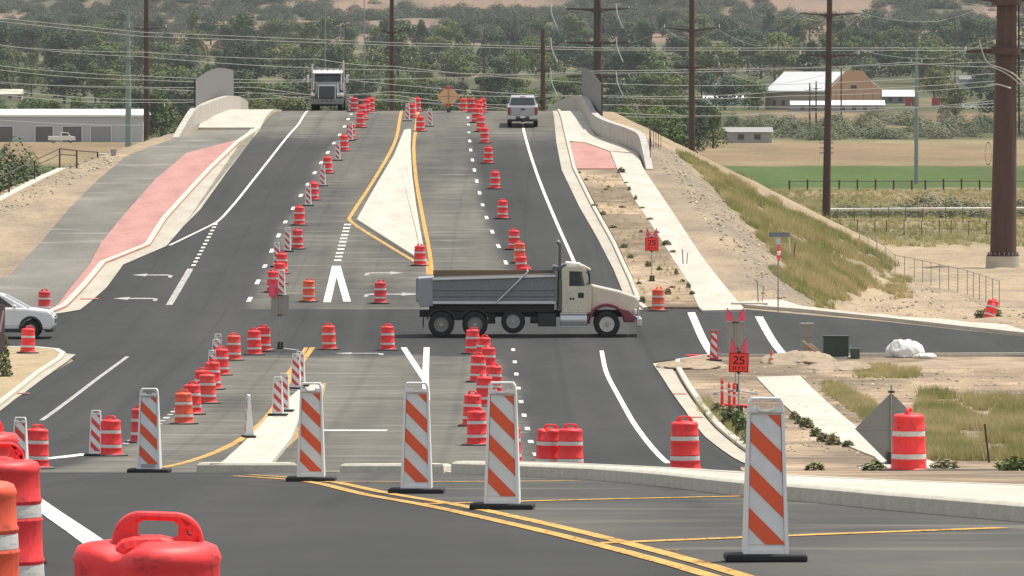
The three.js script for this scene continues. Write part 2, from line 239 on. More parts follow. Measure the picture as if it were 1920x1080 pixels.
// ---------------------------------------------------------------- open ground, one sheet to the foot of the hills and up them
{
  const ds = []; for (let d = 10; d < 520; d += 2) ds.push(d); for (let d = 520; d < 900; d += 4) ds.push(d); for (let d = 900; d < 5400; d *= 1.013) ds.push(d);
  const NC = 280, pos = [], col = [], uv = [], idx = [];
  const C = (a) => lin(...a), c = new THREE.Color(), dirt = C([0.37, 0.295, 0.215]), pale = C([0.52, 0.40, 0.275]), gravel = C([0.29, 0.245, 0.2]), dry = C([0.33, 0.27, 0.15]), olive = C([0.16, 0.17, 0.075]), field = C([0.10, 0.165, 0.04]), brown = C([0.30, 0.20, 0.125]), hillA = C([0.40, 0.265, 0.195]), hillB = C([0.24, 0.18, 0.135]), town = C([0.085, 0.10, 0.05]), scrub = C([0.10, 0.115, 0.075]);
  ds.forEach((d, r) => {
    const half = 60 + 0.115 * d;
    for (let k = 0; k <= NC; k++) {
      const x = (k / NC * 2 - 1) * half, off = d > 256 && d < 900 ? Math.max(x - edgeR(d), edgeL(d) - x) : -1;
      let y = land(x, d); if (off > 0.6 && d < 620) y += (fbm(x / 1.6, d / 2.6, 3, 3) - 0.5) * 0.42 * sstep(0.6, 3, off);
      pos.push(x, y, -d); uv.push(x / 15, d / 37);
      const n = fbm(x / 7, d / 14, 4, 61), m = fbm(x / 2, d / 4, 3, 71);
      c.copy(dirt).lerp(pale, clamp((n - 0.35) * 2.2, 0, 1)).lerp(gravel, clamp((m - 0.5) * 2, 0, 0.7));
      if (d > 256 && d < 620 && x > 0 && off > 0) { const slope = land(x, d) > CAM_Y - floorH(d) + 0.3 ? 1 : 0; if (!slope && d < 420) c.lerp(pale, 0.75).lerp(gravel, clamp((fbm(x / 8, d / 3, 3, 431) - 0.55) * 4, 0, 0.6)); const gr = slope * clamp((fbm(x / 3, d / 6, 3, 81) - 0.36) * 3.2, 0, 0.8) * sstep(1.5, 4, off); c.lerp(gravel, slope * 0.5 * sstep(3, 0.5, off)); c.lerp(olive, gr * 0.55).lerp(dry, slope * 0.3 * sstep(1, 3, off)); }
      if (d >= 420) {                    // the valley floor
        const f = (a, b, e = 14) => sstep(a - e, a + e, d + (n - 0.5) * 30) * sstep(b + e, b - e, d + (n - 0.5) * 30);
        c.lerp(dry, sstep(420, 470, d) * 0.8).lerp(olive, clamp((n - 0.42) * 3, 0, 0.75));
        c.lerp(brown, f(575, 690) * 0.75); { const w = fbm(x / 16, d / 34, 4, 401); c.lerp(olive, clamp((w - 0.5) * 4, 0, 0.7)).lerp(dry, clamp((0.45 - w) * 4, 0, 0.6)); }
        c.lerp(field, f(712, 900, 6) * 0.95).lerp(brown, f(905, 1240) * 0.75).lerp(dry, f(905, 960) * 0.5);
        { const w = fbm(x / 22, d / 90, 4, 411); c.lerp(dry, f(905, 1260) * clamp((w - 0.45) * 3, 0, 0.6)).lerp(olive, f(712, 900, 6) * clamp((w - 0.5) * 3, 0, 0.35)); c.lerp(town, sstep(1260, 1330, d) * 0.9); if (x > 62) c.lerp(brown, f(1600, 1860, 30) * clamp(w * 2 - 0.2, 0.3, 0.95)); c.lerp(dry, sstep(1300, 1400, d) * clamp((w - 0.55) * 3, 0, 0.5)); }
      }
      if (d > 415 && x > 0) c.lerp(pale, sstep(478, 455, d + (n - 0.5) * 40) * 0.85);
      if (d > 420) c.multiplyScalar(0.72 + 0.56 * fbm(x / 9, d / 40, 4, 461)); if (d > 700 && d < 905) c.multiplyScalar(0.85);
      if (d > 3200) { const b = 0.6 * fbm(x / 60, d / 150, 5, 91) + 0.4 * fbm(x / 18, d / 40, 3, 471); c.lerp(c.clone().copy(hillA).lerp(hillB, n), sstep(3250, 3420, d)); c.lerp(scrub, clamp((b - 0.46) * 6, 0, 0.8) * sstep(3250, 3420, d)); }
      col.push(c.r, c.g, c.b);
      if (r && k) { const a = (r - 1) * (NC + 1) + k - 1; idx.push(a, a + 1, a + NC + 1, a + 1, a + NC + 2, a + NC + 1); }
    }
  });
  const g = new THREE.BufferGeometry(); g.setAttribute('position', new THREE.Float32BufferAttribute(pos, 3)); g.setAttribute('color', new THREE.Float32BufferAttribute(col, 3)); g.setAttribute('uv', new THREE.Float32BufferAttribute(uv, 2)); g.setIndex(idx); g.computeVertexNormals();
  struct('ground', g, M.soil);
}

// ---------------------------------------------------------------- roads: the sheet of asphalt and what is painted on it
const roadPoly = [[-44, 14], [44, 14], [44, 149], ...plan([[1395, 872], [1300, 795], [1240, 708], [1225, 681]], 150), ...plan([[1330, 666], [1500, 668], [2010, 669]], 150), ...plan([[2010, 641], [1920, 632], [1650, 603], [1390, 580]], 150), ...plan([[1300, 580], [1195, 581], [1172, 560], [1150, 506], [1120, 448], [1086, 389], [1053, 320], [1043, 268], [1037, 213]], 150), [3.1, 470], [3.1, 520], [-15.2, 520], [-15.2, 470], ...plan([[520, 210], [473, 262], [425, 325], [375, 395], [345, 425], [312, 463], [231, 498], [200, 541], [150, 583], [100, 591], [0, 594], [-90, 595]], 150), ...plan([[-90, 652], [0, 652], [105, 659], [140, 676], [60, 722], [0, 768], [-60, 812]], 150), [-44, 158]];
const roadObj = struct('road', roadUV(drape(roadPoly, 0.03)), M.asphalt);
const paint = (name, poly, m = M.white, up = 0.036) => part(name, scaleUV(drape(poly, up), 0.4, 0.13), m, roadObj);
const stripe = (name, px, w, m = M.white, from = 24, n = 40, up = 0.036) => paint(name, band(curve(plan(px, from), n), w), m, up);
function dashes(px, w, len, gap, from, m = M.white, skip = 0) {
  const c = curve(plan(px, from), 200); let acc = skip, cur = [];
  for (let i = 0; i + 1 < c.length; i++) {
    const l = Math.hypot(c[i + 1][0] - c[i][0], c[i + 1][1] - c[i][1]), ph = acc % (len + gap);
    if (ph < len) cur.push(c[i]); else if (cur.length > 1) { paint('lane_dash', band(cur, w), m); cur = []; } else cur = [];
    acc += l;
  }
}
stripe('edge_line', [[585, 208], [562, 230], [545, 250], [480, 332], [435, 388], [408, 416], [390, 426], [318, 461]], 0.15, M.white, 150, 90);
stripe('lane_line', [[357, 505], [317, 573]], 0.3, M.whiteWorn, 150, 8);
dashes([[405, 420], [361, 502]], 0.2, 1.0, 1.2, 150);
dashes([[466, 567], [504, 484], [530, 427], [590, 325], [645, 240], [662, 211]], 0.2, 3.0, 6.6, 150);
dashes([[950, 497], [912, 408], [895, 345], [884, 290], [880, 258], [877, 213]], 0.18, 3.0, 6.6, 150);
dashes([[962, 655], [973, 735], [985, 790], [1000, 845], [1009, 862]], 0.15, 2.8, 8, 150);
dashes([[412, 680], [378, 714], [330, 770], [228, 838]], 0.18, 0.95, 1.4, 150);
stripe('edge_line', [[978, 212], [982, 245], [1005, 322], [1040, 410], [1078, 496], [1095, 540]], 0.17, M.white, 150, 60);
stripe('edge_line', [[1128, 659], [1137, 700], [1160, 745], [1200, 812], [1253, 871]], 0.17, M.white, 150, 40);
stripe('edge_line', [[239, 670], [160, 729], [78, 790]], 0.16, M.whiteWorn, 150, 30);
stripe('edge_line', [[40, 866], [100, 861], [168, 853]], 0.5, M.white, 150, 10);
stripe('edge_line', [[40, 925], [82, 958], [180, 1028], [300, 1130]], 0.2, M.white, 24, 20);
// the chevron arms of the two gores and their dotted leads
dashes([[652, 421], [632, 494]], 0.36, 1.0, 1.3, 150);
stripe('gore_line', [[629, 500], [613, 568]], 0.34, M.white, 150, 8); stripe('gore_line', [[632, 500], [651, 567]], 0.34, M.white, 150, 8, 0.041);
stripe('gore_line', [[757, 653], [797, 714]], 0.24, M.white, 150, 8); stripe('gore_line', [[800, 653], [798, 714], [800, 752]], 0.24, M.white, 150, 8, 0.041);
stripe('stop_line', [[606, 809], [726, 809]], 1.1, M.white, 150, 6);
stripe('crosswalk_line', [[1296, 587], [1340, 672]], 0.34, M.white, 150, 10); stripe('crosswalk_line', [[1423, 595], [1470, 667]], 0.34, M.white, 150, 10);
// yellow lines along the medians
stripe('yellow_line', [[755, 206], [749, 228], [740, 268], [700, 340], [660, 402], [655, 412], [668, 424], [722, 458], [786, 496]], 0.2, M.yellow, 150, 90);
stripe('yellow_line', [[787, 207], [780, 240], [776, 272], [780, 335], [792, 405], [806, 478], [810, 516]], 0.2, M.yellow, 150, 60);
stripe('yellow_line', [[802, 492], [803, 516]], 0.2, M.yellow, 150, 6);
stripe('yellow_line', [[586, 653], [566, 680], [545, 708], [512, 770], [460, 820], [415, 845], [305, 879]], 0.22, M.yellow, 150, 60);
stripe('yellow_line', [[574, 653], [558, 678], [538, 704]], 0.16, M.yellow, 150, 20);
stripe('yellow_line', [[604, 720], [598, 745], [585, 775], [560, 812], [528, 842], [478, 875]], 0.3, M.yellowWorn, 150, 40);
stripe('yellow_line', [[440, 897], [560, 906], [700, 936], [900, 976], [1290, 1076], [1500, 1140]], 0.14, M.yellow, 24, 60);
stripe('yellow_line', [[470, 895], [590, 904], [730, 931], [930, 968], [1340, 1072], [1560, 1140]], 0.14, M.yellow, 24, 60);
stripe('hatch_line', [[600, 909], [760, 909], [1080, 907]], 0.34, M.yellow, 24, 10);
stripe('hatch_line', [[800, 951], [1100, 943], [1400, 936]], 0.26, M.yellow, 24, 10);
stripe('hatch_line', [[1110, 1027], [1480, 1012], [1880, 997]], 0.24, M.yellow, 24, 12);
stripe('paint_tick', [[1250, 1040], [1277, 1040]], 0.1, M.yellowWorn, 24, 2);
function turnArrow(px0, px1, py, dir, m = M.white) {      // sideways turn arrow, head towards dir
  const [xa, d] = G(px0, py, 150), [xb] = G(px1, py, 150), h = dir < 0 ? xa : xb, t = dir < 0 ? xb : xa, L = Math.abs(xb - xa), s = Math.sign(h - t);
  paint('turn_arrow', [[t, d - 1.5], [t + s * 0.16, d - 1.5], [t + s * 0.22, d - 0.3], [t + s * L * 0.66, d - 0.22], [t + s * L * 0.64, d - 0.85], [h, d + 0.05], [t + s * L * 0.64, d + 0.9], [t + s * L * 0.66, d + 0.28], [t + s * 0.3, d + 0.3], [t, d - 0.2]], m);
}
turnArrow(248, 325, 517, -1, M.whiteWorn); turnArrow(212, 297, 561, -1, M.whiteWorn); turnArrow(685, 757, 513, 1, M.whiteWorn); turnArrow(684, 790, 553, 1, M.whiteWorn); turnArrow(627, 720, 664, -1, M.whiteWorn);
// survey marks sprayed on the gutter and the road
for (const [x0, x1, y] of [[1262, 1288, 742], [1290, 1318, 786], [150, 184, 563], [20, 56, 741]]) paint('spray_mark', band(plan([[x0, y], [x1, y]], 150), 0.5), mat([0.46, 0.12, 0.09]), 0.072);

// ---------------------------------------------------------------- the hill: left side path, coloured concrete, gutters, kerbs
const uvBy = (g, s) => s === 1 ? g : scaleUV(g, 1 / (s * 2.1), 1 / (s * 6.3));
const pinkLeftEdge = [[350, 291], [292, 340], [226, 415], [190, 460], [168, 502], [135, 542], [98, 588]];
const kerbBackL = [[489, 243], [452, 268], [398, 320], [352, 370], [312, 415], [282, 463], [198, 497], [162, 541], [125, 579], [98, 590]];
const roadEdgeL = [[525, 208], [473, 262], [425, 325], [375, 395], [345, 425], [312, 463], [231, 498], [200, 541], [150, 583], [100, 591]];
struct('path', uvBy(drape(plan([[370, 246], [489, 244], [446, 266], ...pinkLeftEdge, [0, 592], [-80, 594], [-80, 560], [0, 524], [15, 520], [80, 452], [130, 392], [185, 337], [240, 292], [300, 270], [340, 258]], 150), 0.05), 1), M.path).geometry.attributes.uv.array.forEach((v, i, a) => { a[i] = i % 2 ? (v - 280) / 150 : (v + 36) / 34; });
struct('stamped_concrete', uvBy(slab([...plan([[446, 266], ...pinkLeftEdge], 150), ...plan(kerbBackL.slice(1), 150).reverse()], 0.15), 3), M.pink);
struct('gutter', uvBy(drape([...plan(roadEdgeL, 150), ...plan(kerbBackL, 150).reverse()], 0.055), 3), M.gutter);
struct('kerb', kerb(plan(kerbBackL, 150), 0.28, 0.19), M.concrete);
struct('sidewalk', uvBy(slab(plan([[372, 243], [488, 243], [528, 207], [500, 205], [440, 205], [402, 214]], 150), 0.14), 3), M.walk);
// right side: gutter, kerb, coloured patch, planting strip, sidewalk
const roadEdgeR = [[1036, 209], [1043, 268], [1053, 320], [1086, 389], [1120, 448], [1150, 506], [1172, 560], [1198, 583]], kerbFaceR = [[1044, 209], [1061, 268], [1073, 318], [1108, 389], [1147, 460], [1176, 524], [1196, 575], [1206, 583]];
struct('gutter', uvBy(drape([...plan(roadEdgeR, 150), ...plan(kerbFaceR, 150).reverse()], 0.055), 3), M.gutter);
struct('kerb', kerb(plan(kerbFaceR, 150).reverse(), 0.2, 0.17).scale(1, 1, 1), M.concrete);
const walkL = [[1144, 288], [1157, 320], [1192, 382], [1240, 455], [1290, 533], [1310, 581]], walkR = [[1196, 293], [1206, 320], [1260, 400], [1312, 480], [1350, 530], [1392, 580]];
struct('sidewalk', uvBy(slab([...plan(walkL, 150), ...plan([[1318, 588], [1398, 586]], 150), ...plan(walkR, 150).reverse()], 0.14), 3), M.walk);
struct('sidewalk', uvBy(slab(plan([[1049, 212], [1090, 211], [1104, 238], [1116, 258], [1142, 265], [1196, 291], [1143, 287], [1098, 271], [1066, 268], [1058, 240]], 150), 0.14), 3), M.walk);
struct('stamped_concrete', uvBy(slab(plan([[1067, 270], [1097, 272], [1143, 288.5], [1156, 320], [1079, 320]], 150), 0.135), 3), M.pink);
struct('sidewalk', uvBy(slab(plan([[1393, 577], [1500, 585], [1650, 600], [1920, 630], [2010, 640], [2010, 636], [1920, 625], [1650, 594], [1500, 579], [1393, 571]], 150), 0.15, 0.05, land), 3), M.walk);
const soilSheet = (g, c) => { const n = g.attributes.position.count, a = new Float32Array(n * 3), q = lin(...c); for (let i = 0; i < n; i++) { a[3 * i] = q.r; a[3 * i + 1] = q.g; a[3 * i + 2] = q.b; } g.setAttribute('color', new THREE.BufferAttribute(a, 3)); return g; };
struct('planting_strip', soilSheet(uvBy(slab([...plan([[1083, 322], [1118, 389], [1157, 460], [1186, 524], [1206, 580]], 150), ...plan([[1310, 581], [1290, 533], [1240, 455], [1192, 382], [1157, 321]], 150)], 0.125), 3), [1, 1, 1]), M.lot).geometry.attributes.uv.array.forEach((v, i, a) => { a[i] = i % 2 ? v * 18.9 / 120 : v * 6.3 / 60; });
// corner by the side road, left: dirt island within a kerb and gutter
const cornerL = [[-90, 655], [0, 657], [60, 657], [98, 661], [110, 668], [104, 677], [60, 706], [20, 738], [-40, 784]];
struct('dirt_corner', soilSheet(uvBy(slab([...plan(cornerL, 150), ...plan([[-160, 784], [-160, 655]], 150)], 0.12), 4), [0.52, 0.405, 0.26]), M.soil);
struct('kerb', kerb(plan(cornerL, 150).reverse(), 0.28, 0.16), M.concrete);
struct('gutter', uvBy(drape([...plan([[112, 664], [142, 667], [126, 680], [76, 716], [30, 750], [-40, 802]], 150), ...plan([[-40, 787], [20, 740], [60, 708], [104, 679], [112, 669]], 150)], 0.055), 3), M.gutter);
// corner by the side road, right: bare lot, kerb, gutter, sidewalk
const cornerR = [[1480, 671], [1400, 671], [1330, 670], [1265, 680], [1264, 690], [1278, 716], [1308, 762], [1345, 808], [1410, 858], [1445, 874]];
struct('dirt_lot', soilSheet(uvBy(slab([...plan(cornerR, 150), [5.5, 154], [4.75, 130], [3.95, 106], [3.3, 90], [3.0, 78], [4.25, 70.5], [5.5, 66], [6.9, 60.5], [44, 60], ...plan([[2300, 800], [2200, 672]], 150)], 0.05), 1), [1, 1, 1]), M.lot).geometry.attributes.uv.array.forEach((v, i, a) => { a[i] = i % 2 ? v / 120 : v / 60; });
struct('kerb', kerb(plan(cornerR, 150).reverse(), 0.2, 0.15), M.concrete);
struct('gutter', uvBy(drape([...plan([[1224, 684], [1243, 712], [1284, 772], [1322, 822], [1395, 872]], 150), ...plan([[1440, 874], [1405, 858], [1342, 808], [1305, 763], [1274, 717], [1259, 690], [1258, 681]], 150)], 0.055), 3), M.gutter);
struct('kerb', kerb(plan([[2100, 668], [1920, 668], [1600, 669], [1490, 671]], 150).reverse(), 0.3, 0.15), M.concrete);
struct('sidewalk', uvBy(slab(plan([[1418, 711], [1500, 709], [1540, 748], [1600, 800], [1660, 846], [1740, 868]], 150).concat([[10.4, 150], [9.1, 126], [7.5, 98.5], [6.4, 98.5], [7.8, 128], [8.9, 152]], plan([[1640, 862], [1570, 832], [1500, 790], [1450, 745]], 150)), 0.09), 3), M.walk);

// ---------------------------------------------------------------- raised islands: white concrete top, kerb round it
function island(px, from, h = 0.15, planPts) {
  const p = planPts || plan(px, from), o = new THREE.Group(); o.name = numbered('traffic_island'); o.userData.kind = 'structure'; scene.add(o);
  const a = THREE.ShapeUtils.area(p.map((q) => V2(...q))), q = a < 0 ? p : [...p].reverse();
  const inner = offset([...q, q[0], q[1]], 0.2).slice(1, -1); inner.pop(); inner.unshift(offset([q[q.length - 1], q[0], q[1]], 0.2)[1]);
  part('concrete_top', uvBy(slab(inner, h - 0.008), 3), M.walk, o);
  part('kerb', kerb([...q, q[0]], 0.22, h), M.concrete, o);
  return o;
}
island([[757, 247], [771, 246], [770, 280], [773, 330], [781, 390], [788, 432], [797, 478], [800, 496], [786, 490], [726, 452], [668, 415], [700, 358], [738, 294]], 150);
island(null, 0, 0.17, [[-4.5, 91], [-3.05, 91], [-3.12, 93.5], [-3.85, 97], [-4.8, 122], [-5.75, 150], [-6.05, 166], [-6.2, 180], [-6.65, 202], [-6.5, 222], [-6.9, 224.5], [-7.35, 218], [-7.6, 200], [-7.45, 180], [-7.3, 165], [-7.0, 150], [-5.9, 122]]);
island(null, 0, 0.16, [[-2.45, 90.5], [-0.95, 89], [-0.85, 92], [-2.3, 94]]);
island(null, 0, 0.2, [[-0.85, 88], [0, 83.5], [0.95, 79], [1.8, 72.6], [2.4, 67], [3.45, 60], [4.44, 55.5], [5.5, 51], [6.6, 58], [5.3, 63.6], [4, 68], [2.9, 72.5], [1.3, 82], [0.2, 88.5], [-0.6, 91]]);
// low concrete ramps that close the gaps between the noses
struct('concrete_ramp', uvBy(slab([[-3.06, 91.2], [-2.47, 90.7], [-2.36, 93.5], [-3.08, 93.4]], 0.05), 3), M.concrete);
struct('concrete_ramp', uvBy(slab([[-0.93, 89.2], [-0.86, 88.4], [-0.64, 90.8], [-0.86, 91.6]], 0.05), 3), M.concrete);

// ---------------------------------------------------------------- traffic drums
const plasticT = tex(512, 512, (x, y) => { const s = wnoise(x / 5.12, y / 20.48, 100, 3), q = 0.6 * wnoise(x / 32, y / 32, 16, 5) + 0.4 * wnoise(x / 8, y / 8, 64, 6), sc = wnoise(x / 20.48, y / 2, 256, 12) > 0.88 ? 0.12 : 0; const v = 0.95 + 0.16 * (wnoise(x / 32, y / 64, 16, 1) - 0.5) - (s > 0.74 ? (s - 0.74) * 0.8 : 0) - (q > 0.62 ? (q - 0.62) * 1.5 : 0), g = q > 0.6 ? (q - 0.6) * 0.25 : 0; return [v - sc * 0.4, v * (1 - g * 0.2) + sc * 0.2 + g * 0.3, v + g * 0.2]; });
const drumMats = [mat([0.88, 0.04, 0.042], { roughness: 0.55, map: plasticT }), mat([0.82, 0.105, 0.045], { roughness: 0.5, map: plasticT }), mat([0.68, 0.045, 0.055], { roughness: 0.55, map: plasticT }), mat([0.84, 0.07, 0.05], { roughness: 0.6, map: plasticT })];
M.band = new THREE.MeshStandardMaterial({ color: lin(0.66, 0.64, 0.60), roughness: 0.45, map: tex(256, 128, (x, y) => { const q = wnoise(x / 8, y / 8, 32, 15); return 0.9 + 0.22 * (wnoise(x / 16, y / 8, 16, 5) - 0.5) + 0.08 * (hash2(x, y, 1) - 0.5) - (q > 0.74 ? (q - 0.74) * 1.8 : 0); }) });
M.rubber = mat([0.022, 0.022, 0.022], { roughness: 0.85 });
M.dustRubber = mat([0.12, 0.112, 0.10], { roughness: 0.95 });
M.stripeOrange = mat([0.72, 0.10, 0.03], { roughness: 0.5 });
M.stripeRed = mat([0.60, 0.05, 0.04], { roughness: 0.5 });
const drumR = (y) => 0.292 - 0.042 * y;
function drumShape(dent) {
  const bend = (g) => {
    if (!dent) return g; const p = g.attributes.position;
    for (let i = 0; i < p.count; i++) { const x = p.getX(i), y = p.getY(i), z = p.getZ(i), a = Math.atan2(z, x), w = Math.exp(-Math.pow(Math.atan2(Math.sin(a - dent.a), Math.cos(a - dent.a)) / dent.w, 2)) * Math.exp(-Math.pow((y - dent.y) / dent.h, 2)), k = 1 - dent.k * w; p.setXYZ(i, x * k, y - dent.drop * w * sstep(0.6, 0.95, y), z * k); }
    g.computeVertexNormals(); return g;
  };
  const pts = [[0.0, 0.04], [0.315, 0.04], [0.318, 0.06], [0.296, 0.075]];
  for (const [a, b] of [[0.08, 0.205], [0.205, 0.325], [0.325, 0.58], [0.58, 0.70], [0.70, 0.90]]) { const i = a === 0.205 || a === 0.58 ? 0.004 : 0; pts.push([drumR(a) + 0.009, a + 0.006], [drumR(a + 0.03) - i, a + 0.024], [drumR((a + b) / 2) - i, (a + b) / 2], [drumR(b - 0.03) - i, b - 0.024], [drumR(b) + 0.009, b - 0.004]); }
  pts.push([0.256, 0.915], [0.245, 0.938], [0.215, 0.95], [0.14, 0.958], [0.0, 0.962]);
  const body = bend(new THREE.LatheGeometry(pts.map((p) => V2(...p)), 40));
  const ring = (a, b) => bend(new THREE.LatheGeometry([[drumR(a) + 0.002, a + 0.02], [drumR(a + 0.03) + 0.003, a + 0.028], [drumR((a + b) / 2) + 0.003, (a + b) / 2], [drumR(b - 0.03) + 0.003, b - 0.028], [drumR(b) + 0.002, b - 0.02]].map((p) => V2(...p)), 40));
  const hole = [[-0.07, 0.985], [-0.05, 0.975], [0.05, 0.975], [0.07, 0.985], [0.07, 1.022], [0.052, 1.034], [-0.052, 1.034], [-0.07, 1.022]];
  const eye = (x) => arc(x, 1.0, 0.011, 0, Math.PI * 2, 8).slice(0, -1);
  const handle = ext([[-0.17, 0.92], ...arc(-0.06, 0.965, 0.1, Math.PI, Math.PI / 2, 9).map(([x, y]) => [x, y]), ...arc(0.06, 0.965, 0.1, Math.PI / 2, 0, 9), [0.17, 0.92]], 0.055, 0.014, [hole, eye(-0.115), eye(0.115)]);
  const hump = ext([[-0.12, 0.86], [-0.115, 0.94], [-0.09, 0.965], [-0.05, 0.975], [0.05, 0.975], [0.09, 0.965], [0.115, 0.94], [0.12, 0.86]], 0.16, 0.035);
  if (dent) { const q = dent.drop * 0.25; handle.rotateZ(-0.04).translate(0, -q * 0.4, 0); }
  return { body: toCreasedNormals(prep(body), 0.9), lowBand: ring(0.205, 0.325), topBand: ring(0.58, 0.70), handle, hump };
}
const drumShapes = [drumShape(), drumShape({ a: 2.3, w: 0.42, y: 0.90, h: 0.11, k: 0.34, drop: 0.055 }), drumShape({ a: 0.6, w: 0.5, y: 0.18, h: 0.14, k: 0.16, drop: 0 })];
const baseG = new THREE.LatheGeometry([[0.0, 0.0], [0.45, 0.0], [0.465, 0.02], [0.45, 0.036]].map((p) => V2(...p)), 8), baseTopG = new THREE.LatheGeometry([[0.45, 0.036], [0.40, 0.048], [0.30, 0.052], [0, 0.053]].map((p) => V2(...p)), 8);
const drumProto = {};
function drum(pos, kind, colour, yaw, label, group) {
  const key = kind + ':' + colour;
  if (drumProto[key]) { const c = copy(drumProto[key], pos, yaw, label, group); c.rotation.z = rr(-0.03, 0.03); return c; }
  const o = thing('traffic_drum', label, 'traffic drum', pos, yaw, group), s = drumShapes[kind], m = drumMats[colour];
  part('body', merge(s.body, s.hump), m, o); part('reflective_band', s.lowBand, M.band, o); part('reflective_band', s.topBand, M.band, o);
  part('handle', s.handle, m, o); const b = part('rubber_base', baseG, M.rubber, o); part('base_top', baseTopG, M.dustRubber, b);
  o.userData.base = 'traffic_drum'; drumProto[key] = o; return o;
}
const ORD = ['first', 'second', 'third', 'fourth', 'fifth', 'sixth', 'seventh', 'eighth', 'ninth', 'tenth', 'eleventh'], TONE = ['red', 'orange', 'dull red', 'orange red'];
const drumRow = (list, label, group, from = 150) => list.forEach(([x, y, kind = 0, colour = 0, yaw, lift = 0], i) => { const p = g3(x, y, from, 0.03 + lift); drum(p, kind, colour, yaw ?? rr(-0.6, 0.6), label.includes('%') ? label.replace('%', ORD[i]).replace('#', TONE[colour]) : label, group); });
const dOn = (px, d, up = 0.03) => { const x = (px - 960) * d / FOCAL; return [x, road(d) + up, -d]; };
// close to the lens, by the left edge
drum(dOn(274, 22.4), 1, 0, 0.06, 'red traffic drum with dented shoulder and rounded carry handle, alone on the dark lane');
drum(dOn(-4, 40), 0, 0, 0.2, 'red traffic drum with two grey white bands standing behind the orange one');
drum(dOn(-62, 34), 0, 1, 0.5, 'orange faded traffic drum with one wide white band in front of the red drums');
drum(dOn(-34, 46), 2, 0, 0.9, 'red traffic drum at the back of the close cluster, below the striped panel');
// row down the left of the closed centre lanes, below the junction
drumRow([[69, 881, 0, 0], [208, 857, 0, 0], [264, 832, 0, 2]], '# drum beside a striped panel, % from the close cluster by the short line', 'drums by the striped panels at the lower left');
drumRow([[345, 797, 0, 1], [361, 779, 2, 0], [389, 758, 0, 3], [379, 750, 0, 0], [399, 732, 1, 0], [415, 705, 0, 0]], '# traffic drum, % up the slanting row beside the white dotted line', 'drums along the dotted line below the junction');
drumRow([[438, 677, 0, 3], [477, 667, 0, 0], [494, 660, 0, 0]], '# traffic drum, % past the slanting row towards the grey sign stand', 'drums beside the sign stand at the junction');
drumRow([[617, 657, 0, 3], [727, 658, 0, 0]], '# traffic drum, % from the sign stand across the mouth of the closed lanes', 'drums across the mouth of the lower lanes');
drumRow([[886, 665, 1, 0], [906, 681, 1, 0], [915, 702, 0, 0], [896, 718, 0, 0], [925, 740, 0, 0], [908, 763, 0, 0], [885, 801, 0, 0], [895, 837, 0, 0]], '# traffic drum, % in the double row counted away from the dump truck wheels', 'drums in the double row below the dump truck');
drum(dOn(957, 157), 0, 0, 0.3, 'red traffic drum half hidden behind a wide striped panel by the white dashes');
drum(dOn(1028, 139.5), 1, 0, 0.15, 'red traffic drum with a crushed shoulder touching its twin behind the long concrete island');
drum(dOn(1070, 139), 0, 0, 0.05, 'red traffic drum with upright handle, right one of the pair behind the long concrete island');
drum(dOn(1285, 122), 0, 0, 0.1, 'red traffic drum by itself where the curved white edge line meets the concrete island');
drum(dOn(1705, 105, 0.05), 0, 0, 1.3, 'red traffic drum with a scuffed upper band in front of the grey diamond sign back');
// the hill
drumRow([[579, 567, 2, 1], [713, 570, 2, 2]], 'dusty # drum, % of the two on either side of the painted chevron', 'drums beside the painted chevron');
drumRow([[787, 499, 0, 0]], 'red traffic drum at the pointed tip of the white triangular island');
drumRow([[512, 549, 0, 0], [524, 533, 0, 0], [528, 514, 0, 0], [558, 468, 0, 2], [561, 423, 0, 0], [588, 376, 0, 0], [614, 326, 0, 0], [645, 284, 0, 0], [658, 262, 0, 0], [676, 240, 0, 0]], '# traffic drum, % up the hill in the row with striped panels between', 'drums in the row with striped panels on the hill');
drumRow([[680, 225, 0, 0], [687, 213.5, 0, 0], [695, 210, 0, 0], [664, 210.5, 0, 2]], '# drum, % in the knot of drums on the crest beside the oncoming truck', 'drums at the crest beside the oncoming truck');
drumRow([[788, 247, 0, 0]], 'red traffic drum at the narrow top end of the white triangular island');
drumRow([[772, 222, 0, 0], [782, 210.5, 0, 0]], '# traffic drum, % behind the striped panels by the yellow line at the crest', 'drums behind the panels at the crest');
drumRow([[963, 469, 0, 0], [974, 494, 0, 1], [978, 520, 0, 0], [985, 541, 1, 0]], '# traffic drum, % down the tight row that ends at the dump truck bed', 'drums above the truck bed');
drumRow([[942, 411, 0, 0], [928, 355, 0, 0], [915, 307, 0, 0], [909, 269, 0, 0], [901, 248, 0, 0], [892, 231, 0, 0]], '# traffic drum, % up the evenly spaced row on the pickup side of the dashes', 'drums in the row below the pickup');
drumRow([[897, 222, 0, 0], [899, 215, 0, 0], [905, 211.5, 0, 2], [884, 211.5, 0, 2]], '# drum, % in the pile of drums on the crest beside the pickup', 'drums at the crest left of the pickup');
drum([(868.6 - 960) * 478 / FOCAL, road(478) + 0.03, -478], 0, 0, 0, 'red traffic drum sunk behind the crest between the diamond sign and the drum pile');
drumRow([[1234, 584, 2, 1, 0.4]], 'faded orange traffic drum on the kerb at the end of the planting strip');
drumRow([[83, 588, 0, 2, 0.2]], 'dull red traffic drum standing behind the bonnet of the white car');
drumRow([[52, 668, 2, 0, 0.3, 0.1]], 'red traffic drum on the dirt corner in front of the white car wheel');
{ const p = g3(1853, 598, 200, -0.06); const o = drum(p, 1, 0, 0.8, 'battered red traffic drum leaning in weeds on the grey gravel track'); o.rotation.set(0.1, 0.8, -0.3, 'YXZ'); }

